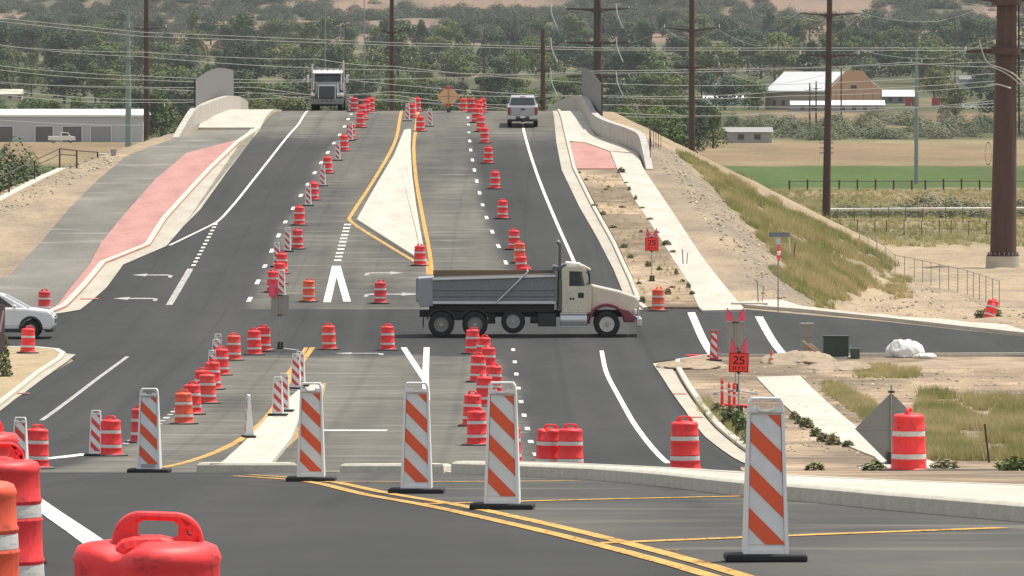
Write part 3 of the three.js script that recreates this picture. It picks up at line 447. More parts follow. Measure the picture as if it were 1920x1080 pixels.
// ---------------------------------------------------------------- vertical panels
M.panelWhite = mat([0.72, 0.72, 0.70], { roughness: 0.5 });
M.sheet = new THREE.MeshStandardMaterial({ color: lin(0.70, 0.71, 0.71), roughness: 0.4, map: tex(64, 128, (x, y) => 0.95 + 0.1 * (wnoise(x / 8, y / 8, 128, 5) - 0.5)) });
function clip(poly, a, b) { const o = []; for (let i = 0; i < poly.length; i++) { const p = poly[i], q = poly[(i + 1) % poly.length], s = (v) => (b[0] - a[0]) * (v[1] - a[1]) - (b[1] - a[1]) * (v[0] - a[0]), sp = s(p), sq = s(q); if (sp >= 0) o.push(p); if ((sp > 0 && sq < 0) || (sp < 0 && sq > 0)) { const t = sp / (sp - sq); o.push([lerp(p[0], q[0], t), lerp(p[1], q[1], t)]); } } return o; }
const faceZ = (y) => 0.115 - 0.083 * (y - 0.055), halfW = (y) => 0.152 - 0.029 * (y - 0.055);
function onFace(poly, out) { const g = new THREE.ShapeGeometry(shapeOf(poly)); const p = g.attributes.position; for (let i = 0; i < p.count; i++) p.setZ(i, faceZ(p.getY(i)) + out); g.computeVertexNormals(); return g; }
function hexa(b, t) {      // b, t: corner rings of 4 points, below and above
  const v = [...b, ...t], f = [[0, 1, 2, 3], [7, 6, 5, 4], [0, 4, 5, 1], [1, 5, 6, 2], [2, 6, 7, 3], [3, 7, 4, 0]], pos = [];
  for (const [a, c, d, e] of f) for (const i of [a, d, c, a, e, d]) pos.push(...v[i]);
  const g = new THREE.BufferGeometry(); g.setAttribute('position', new THREE.Float32BufferAttribute(pos, 3)); g.computeVertexNormals(); return prep(g);
}
const vpParts = (() => {
  const ring = (y, w, z0, z1) => [[-w, y, z0], [w, y, z0], [w, y, z1], [-w, y, z1]];
  const body = hexa(ring(0.055, 0.135, -0.115, faceZ(0.055) - 0.018), ring(1.09, 0.108, -0.035, faceZ(1.09) - 0.018));
  const rail = (s) => hexa([[s * 0.135, 0.055, -0.12], [s * 0.166, 0.055, -0.12], [s * 0.166, 0.055, faceZ(0.055)], [s * 0.135, 0.055, faceZ(0.055)]], [[s * 0.112, 1.09, -0.04], [s * 0.134, 1.09, -0.04], [s * 0.134, 1.09, faceZ(1.09)], [s * 0.112, 1.09, faceZ(1.09)]]);
  const low = hexa(ring(0.056, 0.134, 0.05, faceZ(0.056) - 0.002), ring(0.09, 0.133, 0.05, faceZ(0.09) - 0.002));
  const head = ext([[-0.134, 1.085], [-0.128, 1.165], [-0.105, 1.2], [0.105, 1.2], [0.128, 1.165], [0.134, 1.085]], 0.075, 0.008, [[[-0.105, 1.125], [-0.06, 1.125], [-0.045, 1.105], [0.045, 1.105], [0.06, 1.125], [0.105, 1.125], [0.1, 1.16], [0.085, 1.178], [-0.085, 1.178], [-0.1, 1.16]]]);
  const lip = tube([[-0.06, 1.132, 0.03], [-0.048, 1.106, 0.045], [0.048, 1.106, 0.045], [0.06, 1.132, 0.03]], 0.01, 6, 12);
  const sheet = [[-halfW(0.13) + 0.018, 0.13], [halfW(0.13) - 0.018, 0.13], [halfW(1.07) - 0.016, 1.07], [-halfW(1.07) + 0.016, 1.07]];
  const stripes = [];
  for (let k = -1; k < 4; k++) { const t = 1.045 - 0.32 * k, L = -0.13; let p = [[L, t - 0.15], [0.14, t - 0.15 - 0.27], [0.14, t - 0.27], [L, t]]; for (let i = 0; i < 4; i++) p = clip(p, sheet[i], sheet[(i + 1) % 4]); if (p.length > 2) stripes.push(onFace(p, -0.010)); }
  return { frame: merge(body, rail(1), rail(-1), low), head: merge(head, lip), sheet: onFace(sheet, -0.014), stripes, base: rbox(0.6, 0.062, 0.34, 0.024, 0, 0.031, 0) };
})();
const vpProto = {};
function vpanel(pos, yaw, label, group, red = 0, framed = 0) {
  const key = red + ':' + framed;
  if (vpProto[key]) return copy(vpProto[key], pos, yaw, label, group);
  const o = thing('vertical_panel', label, 'barricade', pos, yaw, group), fm = framed ? mat([0.62, 0.05, 0.05], { roughness: 0.5 }) : M.panelWhite;
  part('frame', vpParts.frame, fm, o); part('handle', vpParts.head, fm, o); part('sheeting', vpParts.sheet, M.sheet, o);
  for (const s of vpParts.stripes) part('stripe', s, red ? M.stripeRed : M.stripeOrange, o);
  part('rubber_base', vpParts.base, M.rubber, o); o.userData.base = 'vertical_panel'; vpProto[key] = o; return o;
}
const vps = (list, label, group, red = 1) => list.forEach(([x, y, yaw = 0.05, lift = 0, from = 150], i) => vpanel(g3(x, y, from, 0.03 + lift), yaw, label.replace('%', ORD[i]), group, red));
const near = [[1436, 46.6, 0.02, 'orange striped white panel standing between the hatch line and the long kerb'], [942, 60, -0.08, 'orange striped white panel standing beside the middle hatch line'], [781, 68.8, -0.06, 'orange striped white panel standing on the double yellow line'], [583, 77.4, -0.05, 'orange striped white panel in front of the gap between two low islands'], [279, 90.5, -0.1, 'orange striped white panel with a small tag at its foot beside the curved island']];
for (const [px, d, yaw, label] of near) { const o = vpanel(dOn(px, d), yaw, label); if (d === 90.5) part('tag', box(0.2, 0.05, 0.006, 0, 0.105, faceZ(0.105) + 0.004), mat([0.35, 0.35, 0.34]), o); }
vps([[180, 857, -0.15]], 'small red striped panel beside a red drum at the end of the short white line'); vpanel(dOn(37, 138), -0.2, 'red striped panel rising behind the cluster of close drums', undefined, 1);
vps([[466, 832, -1.35, 0.15]], 'striped panel seen edge on, on the white concrete of the curved island');
vps([[521, 790, -0.15, 0.15], [533, 782, -0.15, 0.15], [555, 739, -0.15, 0.15], [563, 734, -0.15, 0.15]], 'red striped panel, % of the two close pairs up the curved white island', 'paired panels on the curved island');
vps([[409, 687], [405, 699], [398, 722]], 'red striped panel, % peeping out behind the top of the slanting drum row', 'panels behind the slanting row of drums');
vps([[657, 265, -0.1], [633, 302, -0.1], [605, 350, -0.1], [578, 387, -0.1], [539, 473, -0.1], [519, 502, -0.1], [528, 557, -0.1]], 'red striped panel, % down the hill between the drums of the left row', 'panels in the drum row on the hill');
vps([[658, 210.5]], 'striped panel at the crest, left of the knot of drums beside the oncoming truck');
vps([[764, 228, -0.1], [776, 217.5, -0.1], [806, 238, -0.05]], 'red striped panel, % across the crest above the triangular island', 'panels at the crest');
vpanel(g3(1339, 679, 150, 0.05), -0.1, 'red framed striped panel on the dirt corner left of the speed sign', undefined, 1, 1);

// ---------------------------------------------------------------- signs on portable stands
function signFace(draw, w = 256, h = 256) { const c = document.createElement('canvas'); c.width = w; c.height = h; const x = c.getContext('2d'); draw(x, w, h); const t = new THREE.CanvasTexture(c); t.colorSpace = THREE.SRGBColorSpace; t.magFilter = THREE.LinearFilter; return t; }
const faceG = (w, h, z) => new THREE.PlaneGeometry(w, h).translate(0, 0, z);
const mphT = signFace((c, w, h) => { c.fillStyle = '#f2352c'; c.fillRect(0, 0, w, h); c.strokeStyle = '#1a0c0a'; c.lineWidth = 8; c.strokeRect(10, 10, w - 20, h - 20); c.fillStyle = '#160a08'; c.textAlign = 'center'; c.textBaseline = 'middle'; c.font = 'bold 150px sans-serif'; c.fillText('25', w / 2, 100); c.font = 'bold 60px sans-serif'; c.fillText('M P H', w / 2, 203); });
M.steel = mat([0.34, 0.34, 0.33], { roughness: 0.4, metalness: 0.7 });
M.dark = mat([0.03, 0.03, 0.03], { roughness: 0.7 });
M.flag = new THREE.MeshPhysicalMaterial({ color: lin(0.72, 0.09, 0.16), roughness: 0.9, transmission: 0.25, thickness: 0, side: THREE.DoubleSide });
function flagOn(parent, base, tip, drop) {
  const staff = part('flag_staff', rod(base, tip, 0.011, 5), mat([0.35, 0.05, 0.05]), parent);
  const s = Math.sign(tip[0] - base[0]) || 1, pos = [], idx = [], N = 6;
  for (let i = 0; i <= N; i++) for (let j = 0; j <= N; j++) { const u = i / N, v = j / N, e = lerp(0.98, 0.3, u); const x = lerp(base[0], tip[0], e) + s * 0.04 * v * (1 - u), y = lerp(base[1], tip[1], e) - drop * v * (1 - 0.5 * u), z = base[2] + Math.sin(u * 9 + v * 3) * 0.035 * v; pos.push(x, y, z); if (i && j) { const a = (i - 1) * (N + 1) + j - 1; idx.push(a, a + 1, a + N + 1, a + 1, a + N + 2, a + N + 1); } }
  const g = new THREE.BufferGeometry(); g.setAttribute('position', new THREE.Float32BufferAttribute(pos, 3)); g.setIndex(idx); g.computeVertexNormals(); part('flag', g, M.flag, staff);
}
function stand(o, mastTop, spread = 0.75) {
  part('mast', rod([0, 0.1, 0], [0, mastTop, 0], 0.022, 8), M.steel, o);
  part('base_block', merge(box(0.1, 0.26, 0.06, -0.05, 0.24, 0), box(0.1, 0.26, 0.06, 0.08, 0.24, 0), box(0.3, 0.07, 0.12, 0, 0.12, 0)), M.dark, o);
  for (const [sx, sz] of [[1, 0.5], [-1, 0.5], [1, -0.5], [-1, -0.5]]) part('leg', rod([0, 0.14, 0], [sx * spread, 0.014, sz * spread], 0.016, 5), M.steel, o);
}
function speedSign(pos, plate, h, yaw, tilt, label, behind) {
  const o = thing('speed_sign', label, 'sign', pos, yaw); stand(o, h + plate * 0.6);
  const p = part('sign_panel', rbox(plate, plate, 0.012, 0.005, 0, 0, 0), mat([0.5, 0.05, 0.035]), o); p.position.set(0, h, 0.04); p.rotation.z = tilt;
  part('sign_face', faceG(plate - 0.01, plate - 0.01, 0.0075), mat(0xffffff, { map: mphT, roughness: 0.5 }), p);
  part('clamp', merge(box(0.12, 0.06, 0.05, 0, h + plate / 2 + 0.01, 0.03), box(0.12, 0.06, 0.05, 0, h - plate / 2 - 0.01, 0.03)), M.dark, o);
  for (const s of [-1, 1]) flagOn(o, [s * 0.02, h + plate * 0.56, 0.01], [s * 0.24, h + plate * 0.56 + 0.42, 0.01], 0.4);
  return o;
}
speedSign(g3(1222, 536, 150, 0.12), 0.63, 1.82, 0, 0, 'orange red 25 MPH sign with two flags in the planting strip beside the hill');
speedSign(g3(1385, 786, 150, 0.05), 0.62, 1.72, 0, -0.03, 'orange red 25 MPH sign with pink flags standing on the dirt corner');
function backSign(pos, w, h, y, label, flags) {
  const o = thing('sign_back', label, 'sign', pos, 0); stand(o, y + h / 2 + 0.12);
  part('sign_panel', rbox(w, h, 0.01, 0.004, 0, y, -0.05), mat([0.30, 0.28, 0.245], { roughness: 0.8 }), o);
  part('panel_frame', merge(rod([-w / 2 - 0.02, y - h / 2, -0.02], [-w / 2 - 0.02, y + h / 2, -0.02], 0.014, 5), rod([w / 2 + 0.02, y - h / 2, -0.02], [w / 2 + 0.02, y + h / 2, -0.02], 0.014, 5), rod([-w / 2 - 0.02, y + h / 2, -0.02], [w / 2 + 0.02, y + h / 2, -0.02], 0.014, 5)), M.steel, o);
  part('clamp', merge(box(0.2, 0.05, 0.06, 0, y + h / 2, 0), box(0.2, 0.05, 0.06, 0, y - h / 2, 0)), M.dark, o);
  for (const s of flags) flagOn(o, [s * 0.02, y + h / 2 + 0.1, 0], [s * 0.3, y + h / 2 + 0.5, 0], 0.42);
}
backSign(g3(1379, 742, 150, 0.05), 0.58, 0.9, 2.0, 'brown back of a flagged sign standing behind the orange speed sign', [-1, 1]);
backSign(g3(525, 660, 150, 0.03), 0.66, 0.8, 1.83, 'pale grey back of a sign on a thin tripod at the junction', []);
{ const o = scene.children[scene.children.length - 1]; flagOn(o, [-0.05, 2.3, 0], [-0.42, 2.95, 0.02], 0.75); flagOn(o, [-0.03, 2.3, 0], [-0.16, 2.9, -0.02], 0.6); }
function diamond(pos, half, cy, label, face, bars, mastM = M.steel) {
  const o = thing('diamond_sign', label, 'sign', pos, 0); stand(o, cy + half + 0.18, 0.8);
  const p = part('sign_panel', ext([[0, -half], [half, 0], [0, half], [-half, 0]], 0.012, 0.003), face, o); p.position.set(0, cy, -0.05);
  if (bars) for (const s of [-1, 1]) part('corner_patch', ext(s > 0 ? [[-half * 0.38, half * 0.62], [half * 0.38, half * 0.62], [half * 0.14, half * 0.86], [-half * 0.14, half * 0.86]] : [[-half * 0.38, -half * 0.62], [half * 0.38, -half * 0.62], [half * 0.14, -half * 0.86], [-half * 0.14, -half * 0.86]].reverse(), 0.02, 0.002), mat([0.66, 0.07, 0.05]), p);
  part('cross_brace', merge(rod([0, cy - half * 0.95, -0.02], [0, cy + half, -0.02], 0.018, 6), rod([-half * 0.95, cy, -0.03], [half * 0.95, cy, -0.03], 0.012, 5)), mastM, o);
  part('clamp', box(0.16, 0.05, 0.06, 0, cy + half + 0.02, 0), M.dark, o);
}
diamond(g3(841, 214, 150, 0.03), 0.82, 1.2, 'orange brown diamond sign with red corners standing on the crest', mat([0.78, 0.46, 0.25], { roughness: 0.8 }), true);
diamond(dOn(1672, 153, 0.05), 0.87, 0.93, 'grey back of a large diamond sign on the sidewalk behind a red drum', mat([0.23, 0.225, 0.215], { roughness: 0.6 }), false, mat([0.36, 0.35, 0.33], { roughness: 0.6 }));
// stop sign with a street name plate, turned away edge on
{
  const [x, d] = G(1459, 586, 200), o = thing('stop_sign', 'edge on red stop sign with a grey street name plate on a thin post', 'sign', [x, land(x, d), -d]);
  part('post', rod([0, 0, 0], [0, 3.45, 0], 0.032, 8), M.steel, o);
  const oct = Array.from({ length: 8 }, (_, i) => [0.39 * Math.cos((i + 0.5) * Math.PI / 4), 0.39 * Math.sin((i + 0.5) * Math.PI / 4)]);
  const st = new THREE.Group(); const p = part('stop_panel', ext(oct, 0.01, 0.002), mat([0.42, 0.02, 0.03]), o); p.position.set(0.02, 2.62, 0.05); p.rotation.y = 1.28;
  part('stop_face', faceG(0.72, 0.3, 0.007), mat(0xffffff, { map: signFace((c, w, h) => { c.fillStyle = '#a81722'; c.fillRect(0, 0, w, h); c.fillStyle = '#f3ecec'; c.font = 'bold 96px sans-serif'; c.textAlign = 'center'; c.textBaseline = 'middle'; c.fillText('STOP', w / 2, h / 2); }, 256, 112) }), p);
  part('small_plate', box(0.2, 0.3, 0.01, 0, 3.15, 0.04), mat([0.6, 0.6, 0.58]), o);
  part('street_name_plate', box(0.92, 0.2, 0.012, 0.05, 3.44, 0.01), mat([0.20, 0.21, 0.22]), o);
}
// marker posts, cones and other small gear on the dirt corner
for (const [px, py, l] of [[1354, 772, 0], [1368, 780, 0.02], [1376, 783, -0.02]]) {
  const o = thing('marker_post', 'slim red post with white collars beside the speed sign, ' + (px === 1354 ? 'apart from its two neighbours' : px === 1368 ? 'middle one of three' : 'touching the sign mast'), 'delineator', g3(px, py, 150, 0.05), rr(0, 1), 'three slim red posts'); o.rotation.z = l;
  part('tube', merge(cyl(0.055, 0.05, 0.9, 14, 0, 0.03), new THREE.SphereGeometry(0.05, 12, 6, 0, 7, 0, 1.6).translate(0, 0.93, 0), new THREE.TorusGeometry(0.035, 0.012, 6, 12).translate(0, 1.0, 0)), drumMats[0], o);
  part('reflective_collar', cyl(0.054, 0.054, 0.075, 14, 0, 0.6), M.band, o); part('reflective_collar', cyl(0.053, 0.053, 0.075, 14, 0, 0.76), M.band, o);
  part('rubber_foot', cyl(0.2, 0.18, 0.04, 8), M.rubber, o);
}
{
  const o = thing('traffic_cone', 'small orange red traffic cone with a white collar on the dirt beside the sidewalk', 'cone', g3(1447, 684, 150, 0.05));
  part('cone', new THREE.LatheGeometry([[0, 0.5], [0.025, 0.5], [0.05, 0.36], [0.13, 0.03], [0.13, 0]].map((p) => V2(...p)), 20), drumMats[1], o); part('collar', cyl(0.092, 0.064, 0.11, 20, 0, 0.2), M.band, o); part('foot', box(0.32, 0.025, 0.32, 0, 0.0125, 0), drumMats[1], o);
  const fl = single('lying_marker_post', merge(cyl(0.05, 0.05, 0.9, 10, 0, 0, 0).rotateZ(1.57)), drumMats[0], 'red marker post lying on the dirt by the red framed panel', 'delineator'); fl.position.set(...g3(1330, 672, 150, 0.1));
  const ll = single('lying_marker_post', merge(cyl(0.05, 0.05, 0.9, 10, 0, 0, 0).rotateZ(1.5)), drumMats[0], 'red marker post lying in the weeds beside the standing trio', 'delineator'); ll.position.set(...g3(1410, 768, 150, 0.1));
}

// ---------------------------------------------------------------- vehicles (built nose towards +x, right side towards +z)
const carPaint = (c, o = {}) => new THREE.MeshPhysicalMaterial({ color: lin(...c), roughness: 0.35, clearcoat: 0.6, clearcoatRoughness: 0.12, ...o });
M.tyre = mat([0.018, 0.018, 0.018], { roughness: 0.9 });
M.chrome = mat([0.62, 0.62, 0.62], { roughness: 0.22, metalness: 0.95 });
M.glass = new THREE.MeshPhysicalMaterial({ color: lin(0.035, 0.045, 0.045), roughness: 0.06, clearcoat: 0.5 });
M.lampRed = mat([0.35, 0.01, 0.015], { roughness: 0.3 }); M.lampWhite = mat([0.7, 0.7, 0.68], { roughness: 0.2 }); M.lampAmber = mat([0.7, 0.25, 0.04], { roughness: 0.3 });
function wheel(parent, x, z, r, w, rimM, side, nm = 'wheel') {
  const t = part(nm, new THREE.LatheGeometry([[r * 0.56, -w / 2], [r * 0.9, -w / 2], [r * 0.985, -w * 0.4], [r, -w * 0.25], [r, w * 0.25], [r * 0.985, w * 0.4], [r * 0.9, w / 2], [r * 0.56, w / 2]].map((p) => V2(...p)), 32).rotateX(Math.PI / 2), M.tyre, parent);
  t.position.set(x, r, z);
  const s = side, disc = [new THREE.CylinderGeometry(r * 0.565, r * 0.565, w * 0.7, 28).rotateX(Math.PI / 2), new THREE.TorusGeometry(r * 0.55, r * 0.035, 6, 28).translate(0, 0, s * w * 0.46)];
  const rim = part('rim', merge(...disc), rimM, t);
  const hub = [new THREE.CylinderGeometry(r * 0.16, r * 0.2, w * 0.3, 14).rotateX(Math.PI / 2).translate(0, 0, s * w * 0.42)];
  for (let i = 0; i < 8; i++) { const a = i * Math.PI / 4; hub.push(new THREE.CylinderGeometry(r * 0.045, r * 0.045, w * 0.08, 6).rotateX(Math.PI / 2).translate(Math.cos(a) * r * 0.3, Math.sin(a) * r * 0.3, s * w * 0.38)); }
  part('hub', merge(...hub), M.steel, t);
  return t;
}
// --- dump truck driving across the junction, seen from its right side
{
  const [x0, d0] = G(768, 634, 200), o = thing('dump_truck', 'dump truck with cream cab, maroon fenders and blue grey bed crossing the junction', 'truck', [x0, road(d0) + 0.03, -d0 - 1.25]);
  const grime = tex(512, 256, (x, y) => { const q = 0.6 * wnoise(x / 16, y / 16, 32, 3) + 0.4 * wnoise(x / 4, y / 16, 128, 4), v = 0.9 + 0.3 * (q - 0.5) + (wnoise(x / 3, y / 32, 171, 5) > 0.8 ? 0.15 : 0); return [v, v * 0.985, v * 0.95]; }), bedM = mat([0.19, 0.2, 0.222], { roughness: 0.5, map: grime }), cream = carPaint([0.66, 0.61, 0.5], { map: grime }), maroon = carPaint([0.16, 0.018, 0.04]), alu = mat([0.55, 0.56, 0.57], { roughness: 0.35, metalness: 0.6 }), load = mat([0.17, 0.125, 0.085], { roughness: 1 });
  const chassis = part('chassis', merge(box(8.6, 0.26, 0.12, 4.7, 0.95, 0.42), box(8.6, 0.26, 0.12, 4.7, 0.95, -0.42), ...[0.6, 2, 3.4, 5, 6.4, 8.2].map((x) => box(0.12, 0.2, 0.8, x, 0.93, 0)), box(0.3, 0.5, 1.6, 3.4, 0.8, 0), box(5.2, 0.34, 1.9, 3.4, 1.22, 0), box(0.5, 0.4, 1.9, 2.0, 0.9, 0), box(0.4, 0.7, 1.2, 5.3, 0.95, 0), ...[1.31, 2.71, 4.29, 8.18].map((x) => cyl(0.09, 0.09, 2.1, 10).rotateX(Math.PI / 2).translate(x, 0.56, -1.05))), M.dark, o);
  for (const x of [1.31, 2.71]) for (const s of [1, -1]) { wheel(o, x, s * 1.1, 0.53, 0.28, mat([0.2, 0.19, 0.175], { roughness: 0.6 }), s); wheel(o, x, s * 0.8, 0.53, 0.26, mat([0.2, 0.19, 0.175], { roughness: 0.6 }), s, 'inner_wheel'); }
  for (const s of [1, -1]) { const w = wheel(o, 4.29, s * 1.08, 0.5, 0.28, mat([0.3, 0.3, 0.3], { roughness: 0.5, metalness: 0.5 }), s, 'lift_wheel'); w.position.y = 0.66; wheel(o, 8.18, s * 1.1, 0.54, 0.3, M.chrome, s, 'front_wheel'); }
  const W = 2.5, side = (s) => ext([[0.95, 1.42], [6.0, 1.42], [6.0, 2.5], [0.95, 2.36]], 0.06, 0.015).translate(0, 0, s * (W / 2 - 0.03));
  const bed = part('dump_bed', merge(side(1), side(-1), box(5.05, 0.08, W - 0.1, 3.47, 1.42, 0), ext([[6.0, 1.42], [6.12, 1.42], [6.12, 2.75], [6.0, 2.75]], W - 0.06, 0.01)), bedM, o);
  part('top_rail', merge(ext([[0.95, 2.36], [6.05, 2.5], [6.05, 2.58], [0.95, 2.44]], 0.12, 0.015).translate(0, 0, W / 2 + 0.01), ext([[0.95, 2.36], [6.05, 2.5], [6.05, 2.58], [0.95, 2.44]], 0.12, 0.015).translate(0, 0, -W / 2 - 0.01)), alu, bed);
  part('bottom_rail', merge(...[1, -1].map((s) => rbox(5.1, 0.12, 0.13, 0.02, 3.5, 1.44, s * (W / 2 + 0.015)))), alu, bed);
  for (const s of [1, -1]) { part('side_rib', rbox(5, 0.06, 0.05, 0.015, 3.5, 1.98, s * (W / 2 + 0.015)), bedM, bed); part('side_rib', rbox(5, 0.05, 0.05, 0.015, 3.5, 1.72, s * (W / 2 + 0.012)), bedM, bed); }
  part('side_board', merge(ext([[0.95, 2.44], [6.0, 2.58], [6.0, 2.72], [0.95, 2.72]], 0.05).translate(0, 0, -W / 2 + 0.08)), load, bed);
  part('gravel_load', (() => { const g = new THREE.PlaneGeometry(4.9, 2.3, 30, 12).rotateX(-Math.PI / 2).translate(3.47, 2.4, 0), p = g.attributes.position; for (let i = 0; i < p.count; i++) { const e = Math.min(1, (1.15 - Math.abs(p.getZ(i))) * 2, (2.45 - Math.abs(p.getX(i) - 3.47)) * 1.5); p.setY(i, 2.2 + 0.16 * Math.max(0, e) + 0.1 * (fbm(p.getX(i) * 2, p.getZ(i) * 2, 3) - 0.5)); } g.computeVertexNormals(); return g; })(), load, bed);
  part('tailgate', merge(ext([[0.45, 1.25], [0.98, 1.3], [0.98, 2.5], [0.35, 2.45], [0.3, 1.6]], W - 0.02, 0.04), ...[-0.8, 0, 0.8].map((z) => rbox(0.08, 1.0, 0.1, 0.02, 0.3, 1.95, z))), mat([0.27, 0.28, 0.30], { roughness: 0.45 }), bed);
  part('tarp_arm', merge(rod([3.55, 1.4, W / 2 + 0.12], [4.9, 2.72, W / 2 + 0.12], 0.035, 8), rod([3.55, 1.4, -W / 2 - 0.12], [4.9, 2.72, -W / 2 - 0.12], 0.035, 8), rod([4.9, 2.72, W / 2 + 0.12], [4.9, 2.72, -W / 2 - 0.12], 0.03, 8)), alu, bed);
  part('cab_shield', merge(ext([[5.95, 2.72], [6.12, 2.72], [6.5, 2.98], [6.5, 3.06], [5.95, 2.86]], 2.2, 0.02), cyl(0.1, 0.1, 2.3, 12).rotateX(Math.PI / 2).translate(6.0, 2.86, -1.15)), mat([0.1, 0.11, 0.12], { roughness: 0.6 }), bed);
  for (const x of [1.31, 2.71]) for (const s of [1, -1]) part('rear_fender', ext([...arc(x, 0.53, 0.66, Math.PI * 0.9, Math.PI * 0.1, 10), ...arc(x, 0.53, 0.6, Math.PI * 0.1, Math.PI * 0.9, 10)], 0.5, 0.01).translate(0, 0, s * 0.98), M.dark, o);
  part('mudflap', box(0.02, 0.7, 0.6, 0.55, 0.72, 0.95), M.rubber, o); part('mudflap', box(0.02, 0.7, 0.6, 0.55, 0.72, -0.95), M.rubber, o);
  // cab: body with real openings for the windows
  const winS = [[6.62, 2.12], [7.26, 2.12], [7.14, 2.72], [6.62, 2.74]];
  const cabOut = [[6.3, 1.02], [7.52, 1.02], [7.56, 2.06], [7.3, 2.8], [7.2, 2.93], [6.4, 2.95], [6.3, 2.86]];
  const cab = part('cab', merge(ext(cabOut, 0.05, 0.012, [winS]).translate(0, 0, 1.05), ext(cabOut, 0.05, 0.012, [winS]).translate(0, 0, -1.05), ext([[6.3, 1.02], [6.36, 1.02], [6.36, 2.9], [6.3, 2.86]], 2.06), ext([[6.32, 2.87], [7.24, 2.85], [7.2, 2.93], [6.4, 2.95]], 2.06), ext([[7.46, 1.02], [7.52, 1.02], [7.56, 2.06], [7.5, 2.08]], 2.06), box(1.2, 0.05, 2.06, 6.9, 1.05, 0), ext([[7.2, 2.8], [7.3, 2.78], [7.24, 2.9], [7.16, 2.9]], 2.06)), cream, o);
  part('side_window', ext(winS, 0.012).translate(0, 0, 1.04), M.glass, cab); part('side_window', ext(winS, 0.012).translate(0, 0, -1.04), M.glass, cab);
  part('windscreen', ext([[7.53, 2.07], [7.545, 2.07], [7.3, 2.79], [7.285, 2.79]], 1.96), M.glass, cab);
  part('sun_visor', ext([[7.1, 2.92], [7.5, 2.76], [7.52, 2.8], [7.2, 2.98], [7.0, 2.99]], 2.0, 0.01), cream, cab);
  part('roof_fairing', ext([[6.4, 2.95], [7.2, 2.94], [7.05, 3.06], [6.5, 3.1]], 1.7, 0.03), mat([0.7, 0.69, 0.66], { roughness: 0.4 }), cab);
  const door = part('door', ext([[6.55, 1.12], [7.38, 1.12], [7.42, 2.06], [6.55, 2.06]], 0.02, 0.006).translate(0, 0, 1.083), cream, cab); part('door_handle', box(0.16, 0.04, 0.03, 6.68, 1.9, 1.1), M.chrome, door); part('door_vent', box(0.24, 0.22, 0.012, 7.1, 1.74, 1.096), M.dark, door); part('door_lettering', merge(box(0.08, 0.1, 0.006, 6.68, 1.6, 1.098), box(0.08, 0.1, 0.006, 6.79, 1.6, 1.098)), M.dark, door);
  part('seat', merge(rbox(0.5, 0.5, 0.5, 0.08, 6.75, 1.6, 0.5), rbox(0.15, 0.9, 0.5, 0.06, 6.5, 1.95, 0.5)), M.dark, cab);
  part('hood', ext([[7.5, 1.1], [7.62, 1.1], ...arc(8.18, 0.62, 0.72, Math.PI * 0.82, Math.PI * 0.12, 10), [9.25, 0.9], [9.42, 0.95], [9.5, 1.5], [9.4, 1.66], [8.7, 1.9], [7.56, 2.16]], 1.7, 0.07), cream, o);
  const fend = [...arc(8.18, 0.58, 0.7, Math.PI * 1.02, Math.PI * 0.02, 16), [9.3, 0.62], [9.38, 0.84], [9.1, 1.12], ...arc(8.18, 0.58, 0.84, Math.PI * 0.28, Math.PI * 1.0, 14), [7.3, 0.6]];
  for (const s of [1, -1]) part('front_fender', ext(fend, 0.42, 0.05).translate(0, 0, s * 1.04), maroon, o);
  part('bumper', rbox(0.22, 0.36, 2.45, 0.05, 9.52, 0.62, 0), M.chrome, o);
  part('grille', rbox(0.06, 0.7, 1.05, 0.02, 9.5, 1.2, 0), M.chrome, o);
  for (const s of [1, -1]) { part('headlight', rbox(0.1, 0.2, 0.34, 0.04, 9.36, 1.06, s * 0.98), M.lampWhite, o); part('exhaust_stack', merge(cyl(0.07, 0.07, 1.6, 12, 6.22, 2.2, s * 1.0), cyl(0.13, 0.13, 1.3, 12, 6.22, 1.1, s * 1.0), tube([[6.22, 3.78, s], [6.2, 3.88, s], [6.12, 3.95, s]], 0.07, 10)), s > 0 ? mat([0.12, 0.12, 0.12], { roughness: 0.4, metalness: 0.8 }) : M.chrome, o); part('fuel_tank', cyl(0.3, 0.3, 1.1, 20).rotateZ(-Math.PI / 2).translate(6.25, 0.72, s * 0.98), alu, o); part('cab_step', merge(rbox(1.15, 0.06, 0.3, 0.015, 6.8, 0.98, s * 1.08), rbox(1.1, 0.05, 0.26, 0.015, 6.8, 0.44, s * 1.12)), M.chrome, o); part('mirror', merge(rod([7.3, 2.2, s * 1.05], [7.45, 2.25, s * 1.35], 0.02, 5), rod([7.3, 2.7, s * 1.05], [7.45, 2.65, s * 1.35], 0.02, 5), rbox(0.08, 0.5, 0.2, 0.03, 7.45, 2.45, s * 1.36)), M.dark, o); }
  part('air_tank', cyl(0.16, 0.16, 1.0, 14).rotateZ(-Math.PI / 2).translate(5.0, 0.72, 0.75), M.dark, o); part('tool_box', rbox(0.75, 0.55, 0.5, 0.03, 5.7, 0.72, 0.85), M.dark, o); part('tool_box', rbox(0.75, 0.55, 0.5, 0.03, 5.7, 0.72, -0.85), M.dark, o);
}
